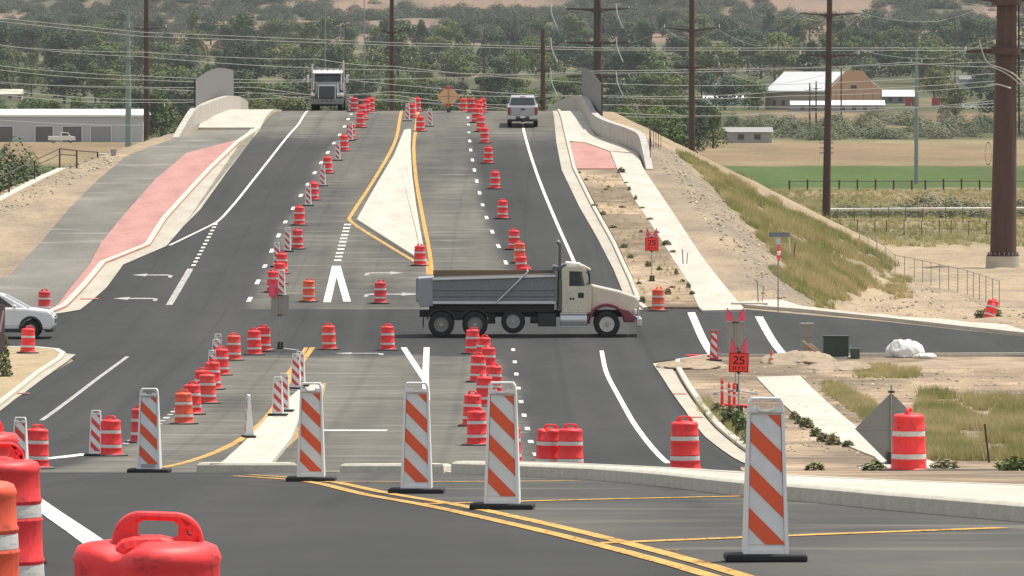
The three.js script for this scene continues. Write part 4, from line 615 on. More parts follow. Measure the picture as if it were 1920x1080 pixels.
// --- white car entering from the left, cut by the frame
{
  const [xn, d0] = G(103, 637, 200), o = thing('white_car', 'white sports utility car with dark wheel arch waiting on the side road', 'car', [xn - 4.62, road(d0) + 0.03, -d0 - 0.9]);
  const paintW = carPaint([0.72, 0.73, 0.73]), arch = (cx) => arc(cx, 0.36, 0.42, Math.PI, 0, 12);
  const lower = [[0.1, 0.34], ...arch(0.98), ...arch(3.62), [4.45, 0.34], [4.56, 0.5], [4.6, 0.78], [4.5, 0.96], [4.3, 1.06], [3.4, 1.16], [0.12, 1.2], [0.04, 0.8]];
  o.scale.set(1, 1.1, 1); part('body', ext(lower, 1.82, 0.09), paintW, o);
  const winR = [[1.75, 1.22], [2.9, 1.2], [2.35, 1.58], [1.75, 1.6]], winB = [[0.55, 1.24], [1.66, 1.22], [1.66, 1.6], [0.95, 1.57]];
  const green = part('cabin', ext([[0.14, 1.14], [3.55, 1.12], [2.55, 1.62], [2.3, 1.69], [1.0, 1.69], [0.45, 1.55]], 1.5, 0.06), paintW, o);
  for (const s of [1, -1]) { part('side_window', ext(winR, 0.02).translate(0, 0, s * 0.752), M.glass, green); part('side_window', ext(winB, 0.02).translate(0, 0, s * 0.752), M.glass, green); part('wheel_arch', ext([...arc(3.62, 0.36, 0.5, Math.PI * 1.05, -0.05 * Math.PI, 14), ...arc(3.62, 0.36, 0.41, -0.05 * Math.PI, Math.PI * 1.05, 14)], 0.06, 0.015).translate(0, 0, s * 0.9), M.dark, o); part('wheel_arch', ext([...arc(0.98, 0.36, 0.5, Math.PI * 1.05, -0.05 * Math.PI, 14), ...arc(0.98, 0.36, 0.41, -0.05 * Math.PI, Math.PI * 1.05, 14)], 0.06, 0.015).translate(0, 0, s * 0.9), M.dark, o); for (const x of [0.98, 3.62]) wheel(o, x, s * 0.8, 0.355, 0.24, mat([0.28, 0.28, 0.28], { roughness: 0.35, metalness: 0.7 }), s); part('headlight', rbox(0.3, 0.09, 0.25, 0.035, 4.36, 0.95, s * 0.72), M.dark, o); part('sill', rbox(2.2, 0.14, 0.06, 0.02, 2.3, 0.32, s * 0.88), M.dark, o); part('mirror', rbox(0.16, 0.14, 0.2, 0.05, 2.95, 1.22, s * 0.98), paintW, o); part('bright_strip', rbox(1.9, 0.05, 0.03, 0.01, 2.3, 0.52, s * 0.915), M.chrome, o); }
  part('windscreen', ext([[3.5, 1.165], [3.52, 1.165], [2.57, 1.635], [2.55, 1.635]], 1.34), M.glass, green); part('lower_bumper', rbox(0.35, 0.16, 1.7, 0.05, 4.36, 0.34, 0), M.dark, o); part('grille', rbox(0.05, 0.25, 1.1, 0.02, 4.57, 0.72, 0), M.dark, o);
}
// --- pickup climbing the hill, seen from behind
{
  const [xp, d0] = G(980, 241, 200), o = thing('pickup_truck', 'white pickup truck driving away up the hill on the white line', 'truck', [xp, road(d0) + 0.05, -d0 - 0.3], Math.PI / 2); o.rotation.z = Math.atan(grade(d0));
  const white = carPaint([0.36, 0.36, 0.38]), arch = (cx) => arc(cx, 0.42, 0.5, Math.PI, 0, 12);
  part('body', ext([[0, 0.66], [0.1, 0.6], ...arch(1.15), ...arch(4.75), [5.7, 0.55], [5.85, 0.75], [5.85, 1.2], [5.6, 1.32], [4.0, 1.38], [0, 1.38]], 2.02, 0.07), white, o);
  const cab = part('cab', (() => { const g = ext([[1.9, 1.34], [4.25, 1.34], [3.6, 1.92], [3.3, 1.99], [2.3, 1.99], [2.1, 1.9]], 1.86, 0.05), p = g.attributes.position; for (let i = 0; i < p.count; i++) { const t = sstep(1.3, 2, p.getY(i)); p.setZ(i, p.getZ(i) * (1 - 0.16 * t)); } g.computeVertexNormals(); return toCreasedNormals(g, 0.5); })(), white, o);
  part('rear_window', hexa([[1.86, 1.42, -0.82], [1.89, 1.42, -0.82], [1.89, 1.42, 0.82], [1.86, 1.42, 0.82]], [[2.09, 1.88, -0.72], [2.12, 1.88, -0.72], [2.12, 1.88, 0.72], [2.09, 1.88, 0.72]]), M.glass, cab);
  part('brake_lamp', rbox(0.04, 0.05, 0.36, 0.012, 2.16, 1.94, 0), M.lampRed, cab);
  const tg = part('tailgate', rbox(0.06, 0.6, 1.5, 0.025, -0.01, 1.06, 0), white, o); part('tailgate_handle', rbox(0.03, 0.1, 0.26, 0.012, -0.05, 1.22, 0), M.dark, tg); part('badge', box(0.012, 0.03, 0.18, -0.045, 1.1, 0), M.chrome, tg);
  for (const s of [1, -1]) { part('tail_lamp', rbox(0.08, 0.46, 0.17, 0.03, 0.0, 1.1, s * 0.89), M.lampRed, o); part('mirror', merge(rod([3.9, 1.45, s * 0.92], [3.9, 1.5, s * 1.22], 0.025, 5), rbox(0.12, 0.3, 0.2, 0.04, 3.88, 1.55, s * 1.24)), M.dark, o); part('bumper_end', rbox(0.16, 0.22, 0.55, 0.04, -0.1, 0.66, s * 0.72), M.chrome, o); wheel(o, 1.15, s * 0.86, 0.41, 0.28, M.steel, s); wheel(o, 4.75, s * 0.86, 0.41, 0.28, M.steel, s); }
  part('bumper_middle', rbox(0.14, 0.14, 0.9, 0.03, -0.08, 0.62, 0), M.dark, o); part('number_plate', box(0.015, 0.14, 0.3, -0.155, 0.72, 0), M.lampWhite, o); part('hitch', merge(box(0.3, 0.07, 0.07, -0.12, 0.48, 0), rod([-0.2, 0.47, 0], [-0.2, 0.36, 0], 0.03, 6)), M.dark, o); part('axle', merge(cyl(0.06, 0.06, 1.7, 8).rotateX(Math.PI / 2).translate(1.15, 0.41, -0.85), new THREE.SphereGeometry(0.15, 10, 8).translate(1.15, 0.41, 0), box(3.6, 0.12, 0.8, 2.8, 0.58, 0)), M.dark, o);
}
// --- heavy truck coming over the crest, seen from the front
{
  const d0 = 462, o = thing('oncoming_truck', 'dark fronted heavy truck with chrome grille and tall exhaust coming over the crest', 'truck', [(613 - 960) * d0 / FOCAL, road(d0) + 0.03, -d0], -Math.PI / 2);
  const paint2 = carPaint([0.10, 0.115, 0.115]), roofM = carPaint([0.68, 0.68, 0.66]);
  part('bumper', rbox(0.16, 0.4, 2.42, 0.04, 0.1, 0.66, 0), mat([0.2, 0.2, 0.2], { roughness: 0.35, metalness: 0.6 }), o);
  const bl = part('bumper_lamp', rbox(0.04, 0.09, 0.12, 0.01, 0.19, 0.72, 0.32), M.dark, o); part('bumper_lamp', rbox(0.04, 0.09, 0.12, 0.01, 0.19, 0.72, -0.32), M.dark, o); part('bumper_lamp', rbox(0.04, 0.07, 0.22, 0.01, 0.19, 0.72, 0), M.dark, o);
  part('hood', (() => { const g = ext([[-2.0, 0.9], [-0.05, 0.9], [0.0, 1.6], [-0.08, 1.86], [-2.0, 2.12]], 1.5, 0.1), p = g.attributes.position; for (let i = 0; i < p.count; i++) p.setZ(i, p.getZ(i) * (1 + 0.2 * sstep(-0.2, -2, p.getX(i)))); g.computeVertexNormals(); return toCreasedNormals(g, 0.5); })(), paint2, o);
  part('radiator', rbox(0.06, 0.86, 1.12, 0.02, 0.04, 1.34, 0), mat([0.06, 0.062, 0.07], { roughness: 0.5 }), o);
  part('grille_surround', merge(rbox(0.1, 0.96, 0.07, 0.02, 0.05, 1.34, 0.6), rbox(0.1, 0.96, 0.07, 0.02, 0.05, 1.34, -0.6), rbox(0.1, 0.1, 1.28, 0.03, 0.05, 1.81, 0)), M.chrome, o);
  for (const s of [1, -1]) { part('front_fender', ext([...arc(-0.85, 0.55, 0.62, Math.PI, 0.1, 12), [-0.12, 0.66], [-0.02, 1.02], ...arc(-0.85, 0.6, 0.74, 0.6, Math.PI, 10)], 0.5, 0.05).translate(0, 0, s * 0.94), paint2, o); part('headlight', rbox(0.1, 0.18, 0.26, 0.05, -0.02, 1.16, s * 1.0), M.lampWhite, o); part('marker_lamp', rbox(0.06, 0.09, 0.14, 0.03, 0.04, 1.08, s * 1.1), M.lampAmber, o); wheel(o, -0.85, s * 0.98, 0.54, 0.32, M.steel, s); wheel(o, -6.2, s * 0.95, 0.54, 0.55, M.steel, s); wheel(o, -4.9, s * 0.95, 0.54, 0.55, M.steel, s); part('exhaust_stack', merge(cyl(0.07, 0.07, 1.5, 12, -2.9, 1.9, s * 1.13), cyl(0.1, 0.1, 0.9, 12, -2.9, 1.1, s * 1.13)), M.chrome, o); part('mirror', merge(rod([-2.1, 2.3, s * 1.02], [-2.0, 2.35, s * 1.38], 0.022, 5), rbox(0.1, 0.6, 0.2, 0.05, -2.0, 2.3, s * 1.42)), M.chrome, o); part('air_cleaner', cyl(0.18, 0.18, 0.6, 16, -1.75, 1.5, s * 0.98), M.chrome, o); }
  part('tall_exhaust_tip', cyl(0.06, 0.06, 0.45, 10, -2.9, 3.2, -1.13), M.chrome, o);
  const cab = part('cab', merge(ext([[-3.1, 0.9], [-2.0, 0.9], [-1.95, 2.05], [-2.12, 2.1], [-3.1, 2.1]], 2.1, 0.05), ext([[-3.1, 2.08], [-2.95, 2.08], [-2.95, 2.74], [-3.1, 2.74]], 2.06), ...[1, -1].map((s) => ext([[-3.1, 2.06], [-2.0, 2.06], [-2.05, 2.16], [-2.7, 2.16], [-2.7, 2.68], [-2.2, 2.68], [-2.24, 2.76], [-3.1, 2.76]], 0.06).translate(0, 0, s * 1.01))), paint2, o);
  part('cab_roof', ext([[-3.1, 2.72], [-2.2, 2.72], [-1.98, 2.66], [-1.95, 2.74], [-2.2, 2.9], [-2.6, 2.97], [-3.1, 2.95]], 2.14, 0.04), roofM, o);
  for (const s of [1, -1]) part('windscreen_post', rod([-1.99, 2.06, s * 1.0], [-2.22, 2.72, s * 0.98], 0.04, 6), roofM, cab); part('windscreen_post', rod([-1.98, 2.06, 0], [-2.2, 2.72, 0], 0.02, 6), M.dark, cab);
  part('windscreen', ext([[-2.0, 2.07], [-1.985, 2.07], [-2.205, 2.72], [-2.22, 2.72]], 1.96), new THREE.MeshPhysicalMaterial({ color: lin(0.75, 0.8, 0.78), roughness: 0.02, transmission: 1, thickness: 0 }), cab);
  part('rear_window_surround', merge(box(0.04, 0.62, 0.62, -2.93, 2.4, 0.7), box(0.04, 0.62, 0.62, -2.93, 2.4, -0.7)), M.dark, cab); part('seat', merge(rbox(0.2, 0.5, 0.5, 0.06, -2.8, 2.1, 0.55), rbox(0.2, 0.5, 0.5, 0.06, -2.8, 2.1, -0.55)), M.dark, cab);
  for (const z of [-0.9, -0.45, 0, 0.45, 0.9]) part('roof_lamp', rbox(0.1, 0.06, 0.12, 0.02, -2.2, 2.95, z), M.lampAmber, o);
  part('chassis', box(6.5, 0.26, 0.9, -3.4, 0.85, 0), M.dark, o); part('axle', merge(cyl(0.1, 0.1, 2, 8).rotateX(Math.PI / 2).translate(-0.85, 0.5, -1), box(0.4, 0.3, 1.3, -0.5, 0.5, 0)), M.dark, o); part('dump_bed', ext([[-7.6, 1.1], [-3.3, 1.1], [-3.3, 2.5], [-7.6, 2.4]], 2.3, 0.05), mat([0.12, 0.13, 0.14]), o);
}

// ---------------------------------------------------------------- bridge parapets and screens
function wallAlong(pts, th, round = 0.03) {           // pts: [x, distance, base height, top height]; thickness to the right of the run
  const o0 = pts.map((p) => [p[0], p[1]]), o1 = offset(o0, th), pos = [], Q = (a, b, c, d) => pos.push(...a, ...b, ...c, ...a, ...c, ...d);
  for (let i = 0; i + 1 < pts.length; i++) {
    const P = (o, j, y) => [o[j][0], y, -o[j][1]], b0 = pts[i][2], b1 = pts[i + 1][2], t0 = pts[i][3], t1 = pts[i + 1][3];
    Q(P(o0, i, b0), P(o0, i + 1, b1), P(o0, i + 1, t1), P(o0, i, t0)); Q(P(o1, i + 1, b1), P(o1, i, b0), P(o1, i, t0), P(o1, i + 1, t1)); Q(P(o0, i, t0), P(o0, i + 1, t1), P(o1, i + 1, t1), P(o1, i, t0));
  }
  for (const j of [0, pts.length - 1]) Q([o0[j][0], pts[j][2], -o0[j][1]], [o1[j][0], pts[j][2], -o1[j][1]], [o1[j][0], pts[j][3], -o1[j][1]], [o0[j][0], pts[j][3], -o0[j][1]]);
  const g = new THREE.BufferGeometry(); g.setAttribute('position', new THREE.Float32BufferAttribute(pos, 3)); g.computeVertexNormals();
  const uv = new Float32Array(pos.length / 3 * 2); for (let i = 0; i < pos.length / 3; i++) { uv[2 * i] = (pos[3 * i] - pos[3 * i + 2]) / 4; uv[2 * i + 1] = pos[3 * i + 1] / 4; } g.setAttribute('uv', new THREE.BufferAttribute(uv, 2)); return g;
}
function parapet(planPts, label, th) {
  const c = new THREE.CatmullRomCurve3(planPts.map(([x, d, h]) => V3(x, h, d)), false, 'centripetal').getPoints(60).map((p) => [p.x, p.z, road(clamp(p.z, 0, 600)) - 0.1, road(p.z) + p.y]);
  return single('bridge_parapet', wallAlong(c, th), M.wall, label, 'wall');
}
parapet([[7.95, 379.5, 0.06], [7.9, 387, 0.66], [7.75, 394, 1.22], [7.3, 399, 1.27], [6.7, 403, 1.28], [6.1, 407, 1.27], [5.5, 413, 1.24], [5.1, 424, 1.15], [4.95, 440, 1.1], [4.75, 456, 1.1], [4.1, 480, 1.1], [2.9, 520, 1.1]], 'brown grey concrete wall curving along the right hand sidewalk onto the bridge', 0.42);
parapet([[-21.4, 411, 0.06], [-21.15, 417, 0.7], [-20.85, 424, 1.28], [-20.5, 430, 1.24], [-20.3, 438, 1.15], [-20.0, 455, 1.12], [-20.2, 478, 1.1], [-20.6, 500, 1.1]].map((p) => p), 'cream concrete wall with a sloping end at the left side of the bridge', -0.42);
{
  M.screen = mat([0.17, 0.165, 0.155], { roughness: 0.7, metalness: 0.2 });
  for (const [pts, label, s] of [[[[5.85, 420], [5.55, 432], [5.3, 446], [5.1, 468]], 'tall grey mesh screen with a curved top above the right bridge wall', 1], [[[-20.95, 424], [-20.85, 440], [-20.8, 456], [-20.75, 477]], 'tall grey mesh screen with a rising top behind the left bridge wall', -1]]) {
    const o = thing('bridge_screen', label, 'screen'), c = curve(pts, 24).map(([x, d]) => [x, d, road(d) + 0.2, road(d) + 3.1]);
    for (let k = 0; k < 24; k += 8) part('mesh_panel', wallAlong(c.slice(k, k + 9), 0.012), M.screen, o);
    for (const k of [0, 8, 16, 24]) part('post', cyl(0.045, 0.045, 2.9, 8, c[k][0] + s * 0.06, road(c[k][1]) + 0.2, -c[k][1]), k ? M.screen : M.dark, o);
  }
}
// ---------------------------------------------------------------- fences
{
  M.rust = mat([0.075, 0.045, 0.035], { roughness: 0.8 });
  const posts = [[-75, 414], [-28, 388], [17, 364], [65, 339.5], [112, 318], [144, 315.5], [183, 296]], o = thing('pipe_fence', 'rusty dark pipe fence along a concrete strip above the left bank', 'fence');
  const b = posts.map(([x, y]) => g3(x, y, 200)), hgt = [1.2, 1.2, 1.2, 1.2, 1.25, 1.05, 0.35];
  b.forEach((p, i) => { const q = part('post', cyl(0.05, 0.05, hgt[i], 8, p[0], p[1], p[2]), M.rust, o); part('foot_plate', box(0.22, 0.03, 0.22, p[0], p[1] + 0.015, p[2]), M.rust, q); });
  for (let i = 0; i + 1 < b.length; i++) { const t = (k, f) => [b[k][0], b[k][1] + hgt[k] * f, b[k][2]]; part('top_rail', rod(t(i, 1), t(i + 1, 1), 0.035, 6), M.rust, o); if (i > 2 && i < 5) part('middle_rail', rod(t(i, 0.72), t(i + 1, 0.72), 0.03, 6), M.rust, o); }
  struct('concrete_strip', slab(band(b.slice(0, 5).map((p) => [p[0] + 0.12, -p[2]]), 0.5), 0.1), M.concrete);
  const lp = single('lying_pole', tube([[0, 0.12, 0], [1.4, 0.1, 0.2]], 0.1, 10), M.panelWhite, 'short white pipe lying on the dirt at the end of the rusty fence', 'pipe'); lp.position.set(...g3(185, 290, 200)); const bk = single('grey_bucket', cyl(0.16, 0.2, 0.4, 14), mat([0.3, 0.28, 0.33]), 'small grey bucket at the end of the white pipe on the dirt bank', 'bucket'); bk.position.set(...g3(213, 292, 200));
}
function wireFence(name, label, pts, h, n, wires, postR, m, wm = m) {          // pts: plan points
  const o = thing(name, label, 'fence'), c = dense(pts, 0.5); const at2 = (i) => { const p = c[Math.round(i / n * (c.length - 1))]; return [p[0], land(p[0], p[1]), -p[1]]; };
  for (let i = 0; i <= n; i++) { const p = at2(i); part('post', cyl(postR, postR, h * rr(0.92, 1.05), 6, p[0], p[1] - 0.1, p[2]), m, o); }
  for (const f of wires) for (let i = 0; i < n; i++) { const a = at2(i), b = at2(i + 1); part('rail', rod([a[0], a[1] + h * f, a[2]], [b[0], b[1] + h * f, b[2]], postR * 0.35, 4), wm, o); }
  return o;
}
const DX = (px, d) => [(px - 960) * d / FOCAL, d];
wireFence('field_fence', 'dark post and rail fence along the edge of the green field', [DX(1480, 700), DX(1930, 702)], 1.3, 14, [0.75], 0.11, M.rust);
wireFence('pasture_fence', 'thin wooden post fence across the dry grass behind the slim brown pole', [DX(1575, 500), DX(1850, 495)], 1.3, 9, [0.4, 0.85], 0.04, mat([0.12, 0.09, 0.07]));
wireFence('pasture_fence', 'upper row of thin posts in front of the pale irrigation pipe', [DX(1570, 545), DX(1935, 540)], 1.3, 11, [0.5, 0.9], 0.04, mat([0.14, 0.11, 0.085]));
{ const o = single('irrigation_pipe', rod([DX(1545, 553)[0], land(25, 553) + 0.85, -553], [DX(1945, 553)[0], land(25, 553) + 0.95, -553], 0.14, 8), mat([0.6, 0.57, 0.5]), 'long pale irrigation pipe lying across the dry pasture', 'pipe'); }
// dark picket fence by the right wall and the sagging wire fence at the foot of the bank
{ const o = wireFence('picket_fence', 'short dark picket fence behind the end of the right bridge wall', [[8.3, 384], [8.6, 400], [9.4, 404]], 1.5, 22, [0.12, 0.9], 0.022, M.dark); }
{
  const pts = [[22, 405], [23.4, 372], [24.2, 340], [24, 315]], o = thing('chain_fence', 'grey wire mesh fence running down along the foot of the grassy bank', 'fence'), c = dense(pts, 6), wires = [];
  c.forEach(([x, d], i) => { const y = land(x, d); part('post', cyl(0.025, 0.025, 1.4, 6, x, y - 0.05, -d), M.steel, o); if (i + 1 < c.length) { const [u, v] = c[i + 1], y2 = land(u, v); part('top_rail', rod([x, y + 1.32, -d], [u, y2 + 1.32, -v], 0.014, 4), M.steel, o); for (let k = 0; k < 8; k++) wires.push(rod([x, y + 0.1 + k * 0.17, -d], [u, y2 + 0.1 + k * 0.17, -v], 0.006, 3)); } });
  const w = part('wire_mesh', merge(wires), M.steel, o); w.userData.kind = 'stuff';
}

// ---------------------------------------------------------------- power poles and wires
M.weather = new THREE.MeshStandardMaterial({ color: lin(0.085, 0.046, 0.036), roughness: 0.75, map: tex(128, 512, (x, y) => { const v = 0.9 + 0.35 * (wnoise(x / 4, y / 60, 128, 2) - 0.5) + 0.15 * (wnoise(x / 12, y / 20, 128, 3) - 0.5); return [v, v * 0.97, v * 0.95]; }) });
M.galv = mat([0.25, 0.285, 0.27], { roughness: 0.55, metalness: 0.3 });
M.wire = mat([0.48, 0.47, 0.44], { roughness: 0.5, metalness: 0.1 });
M.insul = mat([0.55, 0.56, 0.56], { roughness: 0.3 });
function powerPole(px, d, rb, rt, topPy, label, arms, m = M.weather, lean = 0, extra) {
  const x = (px - 960) * d / FOCAL, y0 = land(x, d), o = thing('power_pole', label, 'pole', [x, y0, -d]), top = at(px, topPy, d)[1] - y0;
  part('shaft', cyl(rb, rt, top, 24, 0, 0, 0).rotateZ(-lean), m, o);
  for (const [py, l, r, rise, w = 0.09] of arms) {
    const ay = at(px, py, d)[1] - y0, ox = lean * ay;
    for (const [s, len] of [[-1, l], [1, r]]) if (len) {
      const a = part('cross_arm', hexa([[ox, ay - w * 1.3, -w], [ox, ay - w * 1.3, w], [ox + s * len, ay + rise - w * 0.5, w * 0.5], [ox + s * len, ay + rise - w * 0.5, -w * 0.5]].map((p, i) => p), [[ox, ay + w * 1.3, -w], [ox, ay + w * 1.3, w], [ox + s * len, ay + rise + w * 0.5, w * 0.5], [ox + s * len, ay + rise + w * 0.5, -w * 0.5]]), m, o);
      part('insulator', merge(cyl(0.07, 0.05, 0.35, 8, ox + s * len, ay + rise, 0)), M.insul, a);
    }
    part('arm_collar', cyl(rb * 1.12 + 0.02, rb * 1.12 + 0.02, w * 4, 16, ox, ay - w * 2, 0), m, o);
  }
  if (extra) extra(o, y0); return o;
}
powerPole(1881, 412, 0.86, 0.6, -90, 'massive rust brown steel pole bolted to a round concrete footing', [[95, 2.6, 2.6, -0.05, 0.13], [2, 2.8, 2.8, 0.25, 0.13]], M.weather, 0.012, (o) => {
  part('footing', cyl(1.12, 1.1, 0.85, 28, 0, -0.15), M.concrete, o); part('flange', cyl(1.05, 1.05, 0.09, 28, 0, 0.7), M.weather, o);
  for (let i = 0; i < 20; i++) { const a = i * Math.PI / 10; part('anchor_bolt', cyl(0.035, 0.035, 0.16, 6, Math.cos(a) * 0.97, 0.79, Math.sin(a) * 0.97), M.steel, o); }
  part('cable_coil', new THREE.TorusGeometry(0.72, 0.03, 6, 28).scale(0.28, 1, 1).translate(-0.98, 7.3, 0.1), M.dark, o);
  part('conduit', rod([1.0, 8.5, 0.2], [0.95, 17.5, 0.2], 0.06, 6), M.dark, o);
  part('jumper_cable', tube([[-1.6, 14.6, 0.5], [-1.35, 13.7, 0.6], [-1.0, 13.1, 0.7], [-0.2, 12.8, 0.9], [0.6, 12.4, 0.9], [1.3, 11.7, 0.8]], 0.045, 6, 24), M.wire, o); part('jumper_cable', tube([[-1.3, 12.9, 0.5], [-0.9, 12.9, 0.7], [0.2, 12.4, 0.9], [1.2, 11.6, 0.8]], 0.04, 6, 24), M.wire, o); part('jumper_cable', tube([[-1.1, 11.7, 0.6], [-0.4, 11.75, 0.9], [0.4, 11.5, 0.9]], 0.05, 6, 16), M.wire, o);
});
powerPole(1549, 515, 0.34, 0.2, -60, 'slim brown pole standing at the foot of the grassy bank behind the stop sign', [[29, 2.45, 2.55, 0.2, 0.06], [106, 2.3, 2.4, 0.15, 0.06]], M.weather, 0.014, (o) => { for (const y of [9.4, 9.8, 10.2]) part('step_bolt', rod([-0.55, y - 3.2, 0], [0.6, y - 3.2, 0], 0.03, 5), M.dark, o); });
powerPole(1297, 655, 0.37, 0.26, -60, 'brown pole rising behind the picket fence at the right bank', [[58, 2.8, 2.8, 0.35, 0.07], [128, 2.8, 2.8, 0.3, 0.07]], M.weather, 0.0, (o) => { for (let k = 0; k < 5; k++) part('step_bolt', rod([-0.6, 2.5 + k * 0.35, 0], [0.65, 2.5 + k * 0.35, 0], 0.03, 5), M.dark, o); });
powerPole(1120, 850, 0.72, 0.42, -60, 'thick brown pole with three pairs of arms behind the right bridge screen', [[19, 4.2, 4.2, 0.2, 0.14], [81, 4.2, 4.2, 0.1, 0.14], [144, 4.2, 4.2, 0.1, 0.14]], M.weather, 0, (o) => { for (const y of [24.2, 19.7, 15.2]) for (const s of [-6.2, 2.5]) part('jumper_cable', tube([[s, y - 2, 0.3], [s + 0.15, y - 3.4, 0.4], [s + 0.9, y - 5.2, 0.3]], 0.09, 6, 14), M.insul, o); });
powerPole(735, 800, 0.36, 0.24, -60, 'brown pole in the middle of the crest with two raised pairs of arms', [[62, 2.4, 2.4, 0.55, 0.06], [119, 2.4, 2.4, 0.5, 0.06]]);
powerPole(275, 720, 0.38, 0.24, -60, 'dark brown pole beside the white warehouse', [[55, 1.9, 2.2, 0.2, 0.06], [200, 1.9, 2.0, 0, 0.06]]);
powerPole(241, 900, 0.55, 0.16, 12, 'tapered grey green steel pole beside the dark brown one at the warehouse', [[52, 0, 1.8, -0.2, 0.05], [110, 1.2, 0, 0, 0.05]], M.galv);
powerPole(1018, 700, 0.33, 0.22, 55, 'short brown pole above the pickup truck at the crest', [[132, 0.8, 0.8, 0, 0.05]]);
powerPole(1718, 745, 0.26, 0.17, 92, 'grey steel pole standing in the green field', [[118, 0.6, 0.6, 0.1, 0.04]], M.galv);
for (const [px, d, top, bot] of [[610, 1900, -20], [683, 2000, -20], [648, 1900, 40], [1577, 1700, 30], [1518, 1450, 155], [1530, 1450, 152], [1460, 2300, 40], [908, 1800, 55], [965, 2200, 30], [1790, 2000, 28]]) powerPole(px, d, 0.22, 0.15, top, 'thin far utility pole standing among the trees of the valley', [[top + 14, 1.2, 1.2, 0, 0.06]], [610, 683].includes(px) ? M.galv : M.rust).userData.group = 'far utility poles';
function wire(name, pts, d, r, label, group, sag = 0) {        // pts: sight points; the wire hangs at distance d
  const q = []; for (let i = 0; i + 1 < pts.length; i++) { const A = at(pts[i][0], pts[i][1], pts[i][2] || d), B = at(pts[i + 1][0], pts[i + 1][1], pts[i + 1][2] || d), n = 14; for (let k = 0; k < n; k++) { const t = k / n; q.push(V3(lerp(A[0], B[0], t), lerp(A[1], B[1], t) - sag * 4 * t * (1 - t), lerp(A[2], B[2], t))); } if (i + 2 === pts.length) q.push(V3(...B)); }
  const g = new THREE.TubeGeometry(new THREE.CatmullRomCurve3(q), q.length * 2, r, 4, false); return single(name, g, M.wire, label, 'cable', group);
}
const across = 'bright power line, % down of the lines strung across the valley behind the bridge'; let nw = 0;
for (const [k, pts] of [[0, [[-40, 36], [262, 68], [735, 85], [1120, 94], [1960, 95]]], [0, [[-40, 30], [262, 60], [735, 80], [1120, 90], [1960, 90]]], [0.3, [[-40, 78], [262, 106], [735, 131], [1120, 137], [1700, 117], [1960, 123]]], [0.2, [[-40, 83], [275, 98], [600, 111], [735, 124], [1120, 156], [1480, 158], [1960, 130]]], [0.2, [[-40, 119], [275, 143], [655, 149], [1120, 133], [1960, 112]]], [0.3, [[-40, 126], [275, 150], [655, 150], [1120, 181], [1480, 180], [1960, 152]]], [0.3, [[-40, 163], [275, 187], [735, 172], [1120, 179], [1480, 171], [1960, 143]]], [0.4, [[-40, 171], [275, 192], [480, 174], [735, 186], [1120, 209], [1480, 211], [1960, 178]]], [0.2, [[-40, 150], [275, 166], [735, 178], [1120, 218], [1480, 214], [1960, 186]]], [0.2, [[-40, 155], [480, 164], [735, 190], [1120, 196], [1960, 200]]], [0.2, [[-40, 222], [270, 235]]]]) wire('power_line', pts, 700, 0.027, across.replace('%', ORD[nw++]), 'power lines across the valley', k);
const swing = 'thin slack wire looping between the brown poles on the right';
for (const dy of [0, 69]) for (const pts of [[[1182, 80 + dy, 850], [1246, 52 + dy, 655], [1297, 77 + dy, 655], [1346, 52 + dy, 655]], [[1246, 55 + dy, 655], [1300, 79 + dy, 655]], [[1346, 54 + dy, 655], [1420, 86 + dy, 600], [1500, 28 + dy, 515]], [[1500, 28 + dy, 515], [1552, 36 + dy, 515], [1613, 25 + dy, 515]], [[1613, 27 + dy, 515], [1560, 66 + dy, 560], [1440, 88 + dy, 640]], [[1613, 24 + dy, 515], [1760, 40 + dy, 450], [1940, -30 + dy, 412]]]) wire('slack_wire', pts, 600, 0.013, swing, 'slack wires on the right', 0.25);

// ---------------------------------------------------------------- buildings
M.metalRoof = mat([0.68, 0.68, 0.67], { roughness: 0.45 });
{
  const d = 1250, s = FOCAL / d, x1 = (268 - 960) / s, x0 = x1 - 62, gy = land(x1, d), o = thing('warehouse', 'long low white warehouse with roller doors beyond the left bank', 'building', [(x0 + x1) / 2, gy, -d - 10]), L = x1 - x0;
  part('wall', box(L, 5.2, 20, 0, 2.6, 0), mat([0.42, 0.43, 0.45], { roughness: 0.8 }), o); part('roof', ext([[-10.6, 5.2], [10.6, 5.2], [0, 6.4]], L + 1, 0).rotateY(Math.PI / 2), M.metalRoof, o); part('fascia', box(L + 1, 0.5, 0.2, 0, 5.1, 10.2), M.metalRoof, o);
  for (const [a, b, t, dk] of [[-60, -30, 242, 1], [-5, 25, 242, 1], [66, 100, 242, 1], [117, 154, 241, 1], [170, 209, 243, 0]]) { const w = (b - a) / s, cx = ((a + b) / 2 - 960) / s - (x0 + x1) / 2; const dr = part('roller_door', box(w, 3.0, 0.12, cx, 1.5, 10.06), dk ? mat([0.12, 0.115, 0.112]) : mat([0.26, 0.26, 0.265]), o); part('door_frame', merge(box(0.15, 3.1, 0.2, cx - w / 2, 1.55, 10.1), box(0.15, 3.1, 0.2, cx + w / 2, 1.55, 10.1), box(w, 0.15, 0.2, cx, 3.1, 10.1)), M.metalRoof, dr); }
  const tr = thing('parked_truck', 'small white truck parked in front of the white warehouse', 'truck', [(128 - 960) / s, land(0, 1235), -1232], 0.1); part('body', ext([[-2.6, 0.5], [2.6, 0.5], [2.6, 1.2], [1.7, 1.35], [1.2, 2.0], [-0.2, 2.0], [-0.3, 1.3], [-2.6, 1.3]], 1.9, 0.06), carPaint([0.7, 0.7, 0.68]), tr); part('side_window', ext([[0.0, 1.4], [1.35, 1.4], [1.1, 1.9], [0.0, 1.9]], 0.02).translate(0, 0, 0.95), M.glass, tr); for (const x of [-1.6, 1.7]) for (const q of [1, -1]) wheel(tr, x, q * 0.8, 0.38, 0.25, M.steel, q);
}
